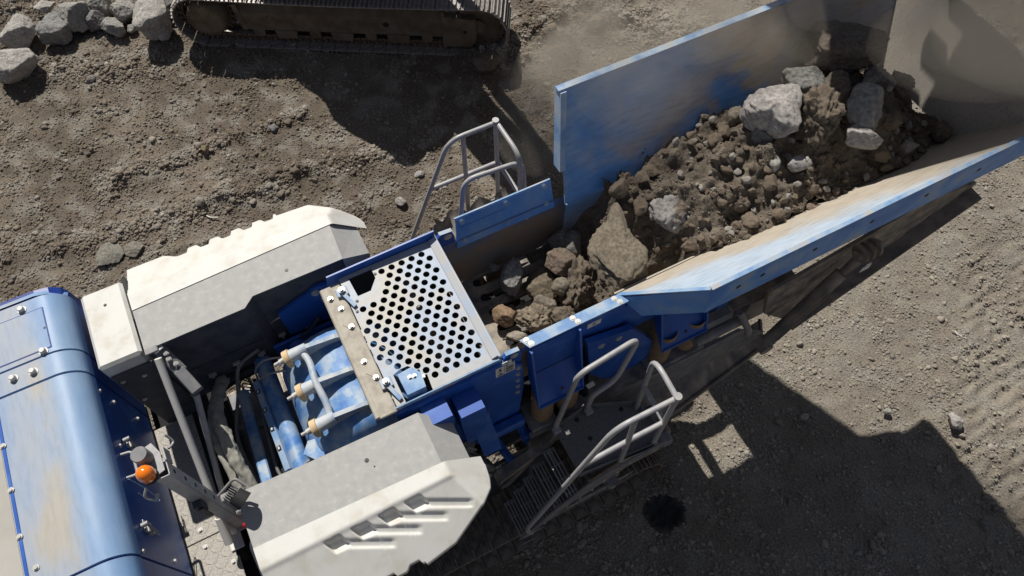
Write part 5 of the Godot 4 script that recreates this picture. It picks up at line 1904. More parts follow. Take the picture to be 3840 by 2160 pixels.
func bank(x: float, z: float) -> Vector2:
	var h := 0.0
	var w := 0.0
	for b in BANKS:
		var a := Vector2(b[0], b[1])
		var d := Vector2(b[2], b[3]) - a
		var p := Vector2(x, z) - a
		var t := clampf(p.dot(d) / d.length_squared(), 0.0, 1.0)
		var r = (p - d * t).length() / b[5]
		if r < 2.0:
			var k := exp(-r * r * 1.4)
			h = max(h, b[4] * k)
			w = max(w, k)
	return Vector2(h * 1.35, w)


func ground_at(x: float, z: float) -> float:
	if abs(x) > 30.0 or z < -40.0 or z > 30.0:
		return -0.02
	var b := bank(x, z)
	var y := b.x * (0.75 + 0.5 * fine.get_noise_2d(x * 2.2, z * 2.2))
	y += 0.045 * broad.get_noise_2d(x * 0.55, z * 0.55)
	y += 0.013 * fine.get_noise_2d(x * 2.6, z * 2.6) + 0.008 * fine.get_noise_2d(x * 8.0 + 50.0, z * 8.0)
	# grouser prints on the right, scrape marks on the left
	var right := smoothstep(1.5, 4.0, x)
	var g := smoothstep(5.9, 6.3, x + 0.4 * z + 2.2) * (1.0 - smoothstep(7.2, 7.7, x + 0.3 * z + 2.0)) * smoothstep(-5.6, -4.8, z)
	y += 0.026 * g * sin((x * 0.55 + z + 0.05 * fine.get_noise_2d(x * 3.0, z * 3.0)) * 38.0) * (0.5 + broad.get_noise_2d(x * 2.0, z * 2.0))
	var s := smoothstep(-5.5, -5.0, x) * (1.0 - smoothstep(-3.6, -3.0, x)) * smoothstep(-7.4, -7.0, z) * (1.0 - smoothstep(-6.6, -6.2, z))
	y += 0.011 * s * sin((x * 0.9 - z * 1.0) * 40.0)
	for q in [[-6.6, -5.2, -3.4, -6.2, 0.30], [-5.6, -4.2, -2.6, -5.15, 0.30], [2.6, -7.6, 6.4, -6.6, 0.26]]:
		var a := Vector2(q[0], q[1])
		var dir := Vector2(q[2], q[3]) - a
		var p := Vector2(x, z) - a
		var along := p.dot(dir) / dir.length()
		if along > 0.0 and along < dir.length():
			var off := absf(p.cross(dir) / dir.length())
			if off < q[4] + 0.08:
				var inside := 1.0 - smoothstep(q[4] - 0.05, q[4] + 0.04, off)
				var edge := exp(-pow((off - q[4] - 0.02) / 0.05, 2.0))
				var worn := clampf(0.55 + broad.get_noise_2d(x * 1.4, z * 1.4), 0.0, 1.0)
				y += (0.010 * sin(along * 34.0) * inside - 0.016 * inside + 0.020 * edge) * worn
	return y - 0.02 * right


func ground_tone(x: float, z: float) -> Color:
	var n := broad.get_noise_2d(x * 0.45 + 20.0, z * 0.45)
	var m := fine.get_noise_2d(x * 1.8, z * 1.8)
	var right := smoothstep(-0.5, 3.5, x + n * 1.2 + (z + 6.0) * 0.12)
	var c := Color(0.205, 0.172, 0.137).lerp(Color(0.290, 0.258, 0.217), right)
	c = c.lerp(Color(0.128, 0.102, 0.078), clampf(0.3 - n * 1.5 - m * 0.6, 0, 0.75) * (1.0 - 0.65 * right))
	c = c.lerp(Color(0.29, 0.268, 0.235), clampf(m * 1.4 - 0.15, 0, 0.6))
	return c


func axis(lo: float, hi: float, step: float, far: float) -> PackedFloat32Array:
	var a := PackedFloat32Array()
	var out := []
	var d := step
	var x := lo
	while x > -far:
		d *= 1.6
		x -= d
		out.append(x)
	out.reverse()
	for q in out:
		a.append(q)
	x = lo
	while x < hi:
		a.append(x)
		x += step
	a.append(hi)
	d = step
	x = hi
	while x < far:
		d *= 1.6
		x += d
		a.append(x)
	return a


func ground():
	var xs := axis(-10.5, 10.5, 0.036, 600.0)
	var zs := axis(-12.0, 2.5, 0.036, 600.0)
	var nx := xs.size()
	var nz := zs.size()
	var v := PackedVector3Array()
	var c := PackedColorArray()
	v.resize(nx * nz)
	c.resize(nx * nz)
	for j in nz:
		for i in nx:
			var k := j * nx + i
			v[k] = Vector3(xs[i], ground_at(xs[i], zs[j]), zs[j])
			c[k] = ground_tone(xs[i], zs[j])
	var nrm := PackedVector3Array()
	nrm.resize(nx * nz)
	for j in nz:
		for i in nx:
			var i0: int = max(i - 1, 0)
			var i1: int = min(i + 1, nx - 1)
			var j0: int = max(j - 1, 0)
			var j1: int = min(j + 1, nz - 1)
			var dx := (v[j * nx + i1].y - v[j * nx + i0].y) / (xs[i1] - xs[i0])
			var dz := (v[j1 * nx + i].y - v[j0 * nx + i].y) / (zs[j1] - zs[j0])
			nrm[j * nx + i] = Vector3(-dx, 1.0, -dz).normalized()
	var idx := PackedInt32Array()
	idx.resize((nx - 1) * (nz - 1) * 6)
	var q := 0
	for j in nz - 1:
		for i in nx - 1:
			var a := j * nx + i
			idx[q] = a; idx[q + 1] = a + 1; idx[q + 2] = a + nx + 1
			idx[q + 3] = a; idx[q + 4] = a + nx + 1; idx[q + 5] = a + nx
			q += 6
	var arr := []
	arr.resize(Mesh.ARRAY_MAX)
	arr[Mesh.ARRAY_VERTEX] = v
	arr[Mesh.ARRAY_NORMAL] = nrm
	arr[Mesh.ARRAY_COLOR] = c
	arr[Mesh.ARRAY_INDEX] = idx
	var m := ArrayMesh.new()
	m.add_surface_from_arrays(Mesh.PRIMITIVE_TRIANGLES, arr)
	m.surface_set_material(0, mats.soil)
	var o := put("ground", m, self)
	o.set_meta("kind", "structure")
	o.set_meta("label", "trodden brown gravel ground with low banks of clods")


# ---------------------------------------------------------------- stones
var spheres := {}


func icosphere(level: int) -> Array:
	if spheres.has(level):
		return spheres[level]
	var t := (1.0 + sqrt(5.0)) / 2.0
	var v := [Vector3(-1, t, 0), Vector3(1, t, 0), Vector3(-1, -t, 0), Vector3(1, -t, 0), Vector3(0, -1, t), Vector3(0, 1, t), Vector3(0, -1, -t), Vector3(0, 1, -t), Vector3(t, 0, -1), Vector3(t, 0, 1), Vector3(-t, 0, -1), Vector3(-t, 0, 1)]
	for i in v.size():
		v[i] = v[i].normalized()
	var f := [0, 11, 5, 0, 5, 1, 0, 1, 7, 0, 7, 10, 0, 10, 11, 1, 5, 9, 5, 11, 4, 11, 10, 2, 10, 7, 6, 7, 1, 8, 3, 9, 4, 3, 4, 2, 3, 2, 6, 3, 6, 8, 3, 8, 9, 4, 9, 5, 2, 4, 11, 6, 2, 10, 8, 6, 7, 9, 8, 1]
	for l in level:
		var mid := {}
		var g := []
		for i in range(0, f.size(), 3):
			var e := []
			for k in 3:
				var a: int = f[i + k]
				var b: int = f[i + (k + 1) % 3]
				var key := mini(a, b) * 100000 + maxi(a, b)
				if not mid.has(key):
					mid[key] = v.size()
					v.append(((v[a] + v[b]) * 0.5).normalized())
				e.append(mid[key])
			g.append_array([f[i], e[0], e[2], f[i + 1], e[1], e[0], f[i + 2], e[2], e[1], e[0], e[1], e[2]])
		f = g
	spheres[level] = [v, f]
	return spheres[level]


# an angular stone: half sizes, sharpness of its facets, base tone and how much soil lies on it;
# outline: radii round the vertical axis, from +x towards +z, as shares of the half sizes
func stone(sd: int, half: Vector3, level: int, tone: Color, soil := 0.3, outline := [], rough := 0.10, cuts := 11) -> ArrayMesh:
	var r := RandomNumberGenerator.new()
	r.seed = sd
	var planes := []
	for i in cuts:
		var n := Vector3(r.randf_range(-1, 1), r.randf_range(-0.9, 1.0), r.randf_range(-1, 1)).normalized()
		planes.append([n, r.randf_range(0.56, 0.92)])
	planes.append([Vector3(r.randf_range(-0.3, 0.3), 1, r.randf_range(-0.3, 0.3)).normalized(), r.randf_range(0.7, 0.85)])
	var ball := icosphere(level)
	var src: Array = ball[0]
	var off := Vector3(r.randf() * 100, r.randf() * 100, r.randf() * 100)
	var v := PackedVector3Array()
	var c := PackedColorArray()
	var dirt := Color(0.155, 0.125, 0.096)
	for d in src:
		var rad := 1.05
		for p in planes:
			var k: float = d.dot(p[0])
			if k > 0.05:
				rad = min(rad, p[1] / k)
		rad *= 1.0 + rough * (fine.get_noise_3dv(d * 2.2 + off) + 0.55 * fine.get_noise_3dv(d * 6.0 + off) + 0.3 * fine.get_noise_3dv(d * 15.0 + off))
		var q: Vector3 = d * rad
		if outline.size():
			var a := fposmod(atan2(d.z, d.x), TAU) / TAU * outline.size()
			var i := int(a)
			var o: float = lerpf(outline[i % outline.size()], outline[(i + 1) % outline.size()], a - i)
			var flat := Vector2(d.x, d.z).length()
			var wide := minf(1.0, 1.35 * flat) / maxf(flat, 0.02)
			wide *= lerpf(1.12, minf(rad, 1.0) * 1.12, 0.65)
			q = Vector3(d.x * wide * o, d.y * minf(rad, 0.95), d.z * wide * o) * (0.88 + rough * (0.7 * fine.get_noise_3dv(d * 2.6 + off) + 0.6 * fine.get_noise_3dv(d * 6.0 + off) + 0.3 * fine.get_noise_3dv(d * 14.0 + off)))
		v.append(q * half)
		var n1 := fine.get_noise_3dv(q * half * 5.0 + off)
		var n2 := fine.get_noise_3dv(q * half * 19.0 + off)
		var col := tone * (1.0 + 0.22 * n1 + 0.26 * n2)
		var cover := smoothstep(0.72, 0.9, soil + 0.45 * fine.get_noise_3dv(q * half * 3.2 - off) + 0.25 * n2 + 0.25 * d.y)
		col = col.lerp(dirt * (1.0 + 0.3 * n2), cover)
		c.append(Color(col.r, col.g, col.b))
	var arr := []
	arr.resize(Mesh.ARRAY_MAX)
	var idx := PackedInt32Array(ball[1])
	var nrm := PackedVector3Array()
	nrm.resize(v.size())
	for i in range(0, idx.size(), 3):
		var n := (v[idx[i + 1]] - v[idx[i]]).cross(v[idx[i + 2]] - v[idx[i]])
		if n.dot(v[idx[i]]) < 0.0:
			n = -n
		for k in 3:
			nrm[idx[i + k]] += n
	for i in nrm.size():
		nrm[i] = nrm[i].normalized()
	for i in range(0, idx.size(), 3):
		var n := (v[idx[i]] - v[idx[i + 2]]).cross(v[idx[i]] - v[idx[i + 1]])
		if n.dot(v[idx[i]]) < 0.0:
			var t := idx[i + 1]
			idx[i + 1] = idx[i + 2]
			idx[i + 2] = t
	if level <= 2:
		# small ones keep their facets
		var fv := PackedVector3Array()
		var fc := PackedColorArray()
		var fn := PackedVector3Array()
		for i in range(0, idx.size(), 3):
			var n := (v[idx[i]] - v[idx[i + 2]]).cross(v[idx[i]] - v[idx[i + 1]]).normalized()
			for k in 3:
				fv.append(v[idx[i + k]])
				fc.append(c[idx[i + k]])
				fn.append((n * 2.0 + nrm[idx[i + k]]).normalized())
		v = fv
		c = fc
		nrm = fn
	else:
		arr[Mesh.ARRAY_INDEX] = idx
	arr[Mesh.ARRAY_VERTEX] = v
	arr[Mesh.ARRAY_NORMAL] = nrm
	arr[Mesh.ARRAY_COLOR] = c
	var m := ArrayMesh.new()
	m.add_surface_from_arrays(Mesh.PRIMITIVE_TRIANGLES, arr)
	m.surface_set_material(0, mats.rock)
	return m


func boulder(called: String, label: String, category: String, m: Mesh, at: Vector3, turn := 0.0, group := "", tilt := 0.0) -> MeshInstance3D:
	var o := put(called, m, self, Transform3D(Basis(Vector3.UP, turn) * Basis(Vector3.RIGHT, tilt), at))
	tag(o, label, category, group)
	return o


func gravel():
	# pebbles and clods, scattered more thickly on the banks
	var kinds := []
	for k in 5:
		var m := stone(900 + k, Vector3(1.0, 0.72, 0.86), 1, Color(1, 1, 1), 0.0, [], 0.16, 8)
		m.surface_set_material(0, mats.pebble)
		kinds.append(m)
	var lists := [[], [], [], [], []]
	rng.seed = 77
	var made := 0
	var inv := Transform3D(Basis(Vector3.UP, CRUSHER_TURN), CRUSHER_AT).affine_inverse()
	for i in 330000:
		var z := rng.randf_range(-11.5, 1.2)
		var reach := 6.2 + (-z) * 0.34
		var x := rng.randf_range(-reach, reach)
		var b := bank(x, z).y
		var clump := broad.get_noise_2d(x * 1.3, z * 1.3) * 0.8 + fine.get_noise_2d(x * 2.2, z * 2.2) * 0.6
		var right := smoothstep(0.5, 3.5, x)
		var want := 0.55 + 0.55 * clump + 0.6 * b - 0.14 * right
		if rng.randf() > want:
			continue
		if Vector2(x - 1.63, z + 1.67).length() < 0.20:
			continue
		var u := rng.randf()
		var r := 0.0085 + 0.009 * u
		if u > 0.86: r += 0.011 * rng.randf()
		if u > 0.978: r += 0.018 * rng.randf()
		if u > 0.9975: r += 0.026 * rng.randf()
		r *= (1.0 + 0.45 * b + 0.30 * clump) * (1.0 - 0.12 * right)
		var y := ground_at(x, z) + r * 0.22
		var bs := Basis.from_euler(Vector3(rng.randf_range(-0.5, 0.5), rng.randf() * TAU, rng.randf_range(-0.5, 0.5))).scaled(Vector3(r, r * rng.randf_range(0.75, 1.1), r * rng.randf_range(0.8, 1.2)))
		var t := ground_tone(x, z) * rng.randf_range(0.78, 1.28)
		if rng.randf() < 0.04:
			t = t.lerp(Color(0.36, 0.335, 0.30), rng.randf_range(0.4, 0.9))
		elif rng.randf() < 0.05:
			t = t.lerp(Color(0.16, 0.155, 0.15), 0.7)
		lists[rng.randi() % 5].append([Transform3D(bs, Vector3(x, y, z)), Color(t.r, t.g, t.b)])
		made += 1
	for k in 5:
		scatter("gravel", kinds[k], lists[k], "loose gravel and small clods strewn over the ground", "gravel")


func scatter(called: String, m: Mesh, list: Array, label: String, category: String):
	var mm := MultiMesh.new()
	mm.transform_format = MultiMesh.TRANSFORM_3D
	mm.use_colors = true
	mm.mesh = m
	mm.instance_count = list.size()
	for i in list.size():
		mm.set_instance_transform(i, list[i][0])
		mm.set_instance_color(i, list[i][1])
	var o := MultiMeshInstance3D.new()
	o.name = numbered(called, self)
	o.multimesh = mm
	add_child(o, true)
	tag(o, label, category)
	o.set_meta("kind", "stuff")


# ---------------------------------------------------------------- what lies in the hopper
func heap_at(x: float, z: float) -> float:
	var n := 0.10 * fine.get_noise_2d(x * 2.4, z * 2.4) + 0.026 * fine.get_noise_2d(x * 7.0, z * 7.0) + 0.010 * fine.get_noise_2d(x * 19.0, z * 19.0)
	var y := lerpf(2.60, 3.18, smoothstep(1.95, 2.55, x - z * 0.45))
	y += 0.30 * smoothstep(2.3, 3.6, x) * (1.0 - smoothstep(4.35, 5.1, x)) * exp(-pow((z + 0.05) / 0.42, 2.0))
	y += 0.10 * smoothstep(2.3, 2.8, x) * (1.0 - smoothstep(4.5, 5.0, x))
	y += 0.12 * exp(-pow((x - 4.45) / 0.35, 2.0) - pow((z - 0.1) / 0.4, 2.0))
	return y + n * smoothstep(1.7, 2.3, x)


func heap():
	var xs := 230
	var zs := 90
	var rows := []
	for j in zs + 1:
		var r := []
		for i in xs + 1:
			var x := 1.6 + 3.56 * i / xs
			var t := -1.0 + 2.0 * j / zs
			var wide := ZB - 0.005
			for turn in 2:
				wide = ZB - 0.005 + maxf(heap_at(x, t * wide) - HB, 0.0) * 0.757
			if x < 1.90: wide = 0.49
			var z := t * wide
			var y := heap_at(x, z)
			if x > 4.75: y = minf(y, 3.23 + (5.16 - x) * 0.6)
			r.append(Vector3(x, maxf(y, 2.60), z))
		rows.append(r)
	var s := Shape.new()
	s.painter = paint("soil")
	s.grid(rows)
	var o := part("soil_heap", s, mats.soil, self)
	o.transform = crusher.transform
	tag(o, "dark brown loose soil heaped in the hopper under the rocks", "soil")
	# rubble on the heap
	var kinds := []
	for k in 5:
		var m := stone(940 + k, Vector3(1.0, 0.8, 0.86), 2, Color(1, 1, 1), 0.0, [], 0.16, 9)
		m.surface_set_material(0, mats.pebble)
		kinds.append(m)
	var lists := [[], [], [], [], []]
	rng.seed = 91
	for i in 7000:
		var x := rng.randf_range(1.0, 5.2)
		var z := rng.randf_range(-0.75, 0.75)
		var wall := ZB + maxf(heap_at(x, z) - HB, -0.3) * 0.757
		if abs(z) > wall + 0.01:
			continue
		var den := 0.55 + 0.9 * broad.get_noise_2d(x * 2.4, z * 2.4)
		if x < 2.1:
			den = 0.16 + 0.5 * smoothstep(1.3, 2.1, x)
			if x < 1.35: den = 0.06
		if abs(z) > wall - 0.08: den += 0.25
		if rng.randf() > den:
			continue
		var u := rng.randf()
		var r := 0.005 + 0.007 * u
		if u > 0.85: r += 0.010 * rng.randf()
		if u > 0.965: r += 0.014 * rng.randf()
		var y := maxf(heap_at(x, z), 2.602) + r * 0.3
		var bs := Basis.from_euler(Vector3(rng.randf() * 3.0, rng.randf() * TAU, rng.randf() * 3.0)).scaled(Vector3.ONE * r)
		var t := Color(0.150, 0.123, 0.097) * rng.randf_range(0.75, 1.35)
		if rng.randf() < 0.10:
			t = Color(0.27, 0.245, 0.215) * rng.randf_range(0.8, 1.2)
		lists[rng.randi() % 5].append([crusher.transform * Transform3D(bs, Vector3(x, y, z)), Color(t.r, t.g, t.b)])
	for k in 5:
		scatter("rubble", kinds[k], lists[k], "small brown rubble mixed with the soil in the hopper", "rubble")


# name, label, middle, half sizes, tone, share of soil, outline, roughness
const HOPPER_ROCKS := [
	["rock", "large pale granite rock standing on the soil, whitest and widest rock of the heap", Vector3(3.57, 3.720, -0.17), Vector3(0.232, 0.208, 0.277), [0.37,0.35,0.34], 0.12, [0.85,0.75,1.08,0.9,0.62,0.75,1,0.95,0.85,0.8,0.82,1.03], 0.06],
	["boulder", "biggest dark brown boulder leaning against the far hopper wall near the rear corner", Vector3(4.49, 3.720, -0.44), Vector3(0.355, 0.241, 0.321), [0.17,0.14,0.12], 0.50, [1,0.85,0.8,0.8,0.82,0.92,0.95,1,1,0.97,0.95,0.92], 0.07],
	["rock", "dark grey rough rock below the biggest boulder, behind the pale granite rock", Vector3(4.03, 3.680, -0.32), Vector3(0.171, 0.115, 0.127), [0.20,0.20,0.19], 0.10, [], 0.06],
	["rock", "dusty brown rounded rock right of the dark grey rough rock", Vector3(4.19, 3.660, -0.15), Vector3(0.126, 0.117, 0.130), [0.17,0.14,0.12], 0.50, [], 0.06],
	["soil_clod", "tall lumpy clod of brown soil right of the pale granite rock", Vector3(3.82, 3.700, 0.05), Vector3(0.140, 0.203, 0.203), [0.17,0.13,0.10], 0.90, [], 0.20],
	["rock", "pointed triangular grey brown rock, its tip up, by the rear hopper wall", Vector3(4.56, 3.620, -0.11), Vector3(0.147, 0.162, 0.202), [0.27,0.25,0.23], 0.15, [0.55,1,0.8,0.7,0.85,1.1,0.65,0.5,0.65,0.95,0.7,0.5], 0.06],
	["rock", "smooth light grey rock below the pointed triangular rock", Vector3(4.20, 3.740, 0.15), Vector3(0.134, 0.136, 0.170), [0.35,0.34,0.32], 0.12, [], 0.06],
	["rock", "creamy white blocky rock, lowest of the large rocks at the rear of the heap", Vector3(4.06, 3.660, 0.33), Vector3(0.121, 0.094, 0.094), [0.37,0.35,0.34], 0.05, [], 0.06],
	["rock", "small speckled dark grey rock below left of the pale granite rock", Vector3(3.46, 3.580, -0.09), Vector3(0.086, 0.079, 0.088), [0.20,0.20,0.19], 0.10, [], 0.06],
	["rock", "small upright beige rock beside the far hopper wall, left of the pale granite rock", Vector3(3.48, 3.460, -0.40), Vector3(0.064, 0.078, 0.078), [0.23,0.20,0.16], 0.15, [], 0.06],
	["rock_slab", "long flat tan slab with a pointed end lying across the feeder", Vector3(2.09, 3.200, 0.13), Vector3(0.220, 0.155, 0.368), [0.20,0.17,0.13], 0.35, [0.86,1.16,1.1,1,0.96,1.06,1.14,0.96,0.8,1.22,0.66,0.66], 0.06],
	["rock", "half buried rock with a pale broken left side and soil on top", Vector3(2.63, 3.220, -0.01), Vector3(0.145, 0.123, 0.175), [0.37,0.35,0.34], 0.42, [], 0.13],
	["rock", "blue grey smooth rock standing over a floor slot of the feeder", Vector3(1.36, 2.760, -0.26), Vector3(0.111, 0.126, 0.157), [0.29,0.28,0.28], 0.10, [0.8,0.85,0.9,0.95,0.95,0.9,0.95,1,1,1,1,0.9], 0.06],
	["rock", "rounded brown rock between the blue grey rock and the long flat slab", Vector3(1.75, 2.840, -0.14), Vector3(0.123, 0.105, 0.116), [0.20,0.15,0.12], 0.45, [], 0.06],
	["soil_clod", "large round clod of dark soil touching the left side of the long flat slab", Vector3(1.78, 2.800, 0.08), Vector3(0.129, 0.164, 0.182), [0.17,0.13,0.10], 0.90, [], 0.22],
	["rock", "broad flat brown rock in the shade right of the blue grey rock", Vector3(1.57, 2.700, -0.09), Vector3(0.138, 0.077, 0.171), [0.17,0.14,0.10], 0.50, [], 0.06],
	["rock", "small pale faceted stone on the broad flat brown rock", Vector3(1.64, 2.860, 0.06), Vector3(0.064, 0.073, 0.073), [0.23,0.20,0.16], 0.10, [], 0.06],
	["rock", "squarish beige stone below the small pale faceted stone", Vector3(1.48, 2.780, 0.10), Vector3(0.086, 0.076, 0.076), [0.23,0.20,0.16], 0.20, [], 0.06],
	["rock", "reddish brown tilted stone over the lowest floor slot", Vector3(1.15, 2.720, 0.01), Vector3(0.086, 0.072, 0.080), [0.25,0.17,0.11], 0.20, [], 0.06],
	["rock", "lumpy tan rock resting against the near feeder rail", Vector3(1.34, 2.780, 0.18), Vector3(0.126, 0.100, 0.111), [0.24,0.20,0.15], 0.25, [], 0.20],
	["rock", "white topped oval stone in the lowest corner of the feeder by the screen plate", Vector3(1.16, 2.700, 0.21), Vector3(0.076, 0.037, 0.046), [0.30,0.26,0.22], 0.10, [], 0.06],
	["soil_clod", "crumbly dark clod beside the near rail, right of the lumpy tan rock", Vector3(1.55, 2.820, 0.26), Vector3(0.082, 0.076, 0.085), [0.17,0.13,0.10], 0.90, [], 0.19],
	["rock", "dusty grey rock in the shade under the far cover plate", Vector3(1.90, 2.780, -0.39), Vector3(0.101, 0.096, 0.106), [0.26,0.24,0.23], 0.20, [], 0.06],
	["rock", "grey rock leaning on its twin, nearer the long flat slab", Vector3(1.94, 2.800, -0.28), Vector3(0.086, 0.095, 0.105), [0.23,0.22,0.21], 0.25, [], 0.06],
	["rock", "flat tan stone at the left foot of the soil heap", Vector3(2.70, 3.160, -0.21), Vector3(0.081, 0.031, 0.062), [0.26,0.21,0.15], 0.20, [], 0.06],
	["rock", "narrow white shard standing out of the soil heap", Vector3(2.92, 3.300, -0.03), Vector3(0.057, 0.092, 0.102), [0.37,0.35,0.34], 0.08, [], 0.06],
	["rock", "small blue grey stone below the narrow white shard", Vector3(2.79, 3.280, 0.10), Vector3(0.056, 0.039, 0.043), [0.26,0.26,0.26], 0.10, [], 0.06],
	["rock", "bright flat topped stone in the middle of the heap below the lumpy clod", Vector3(3.55, 3.560, 0.27), Vector3(0.076, 0.060, 0.060), [0.37,0.35,0.34], 0.06, [], 0.08],
	["rock", "upright pale stone left of the bright flat topped stone", Vector3(3.43, 3.500, 0.11), Vector3(0.052, 0.087, 0.087), [0.35,0.34,0.32], 0.12, [], 0.06],
	["rock", "small pale wedge lying near the screen end of the feeder, under the far liner", Vector3(1.29, 2.660, -0.47), Vector3(0.047, 0.031, 0.039), [0.35,0.34,0.32], 0.10, [], 0.08],
	["rock", "brown rock at the right foot of the heap, by the near wall in shade", Vector3(5.03, 3.300, 0.40), Vector3(0.086, 0.080, 0.089), [0.15,0.12,0.10], 0.60, [], 0.06],
	["rock", "broken dark rock just below the pointed triangular rock on the rear slope", Vector3(4.83, 3.520, -0.05), Vector3(0.085, 0.100, 0.111), [0.17,0.14,0.12], 0.55, [], 0.22],
	["soil_clod", "soil lump at the left edge of the heap beside the half buried rock", Vector3(2.90, 3.160, -0.30), Vector3(0.111, 0.064, 0.092), [0.17,0.13,0.10], 0.90, [], 0.18],
	["rock", "round brown stone on the near edge of the heap, touching the dusty near wall", Vector3(2.77, 3.240, 0.39), Vector3(0.049, 0.038, 0.042), [0.20,0.15,0.12], 0.40, [], 0.06],
	["rock", "brown oval stone on the near edge of the heap, right of the round one", Vector3(3.54, 3.340, 0.53), Vector3(0.052, 0.042, 0.047), [0.20,0.15,0.12], 0.35, [], 0.06],
	["soil_clod", "rough soil clod in the middle of the near edge of the heap", Vector3(3.07, 3.360, 0.26), Vector3(0.074, 0.060, 0.066), [0.17,0.13,0.10], 0.90, [], 0.19],
]
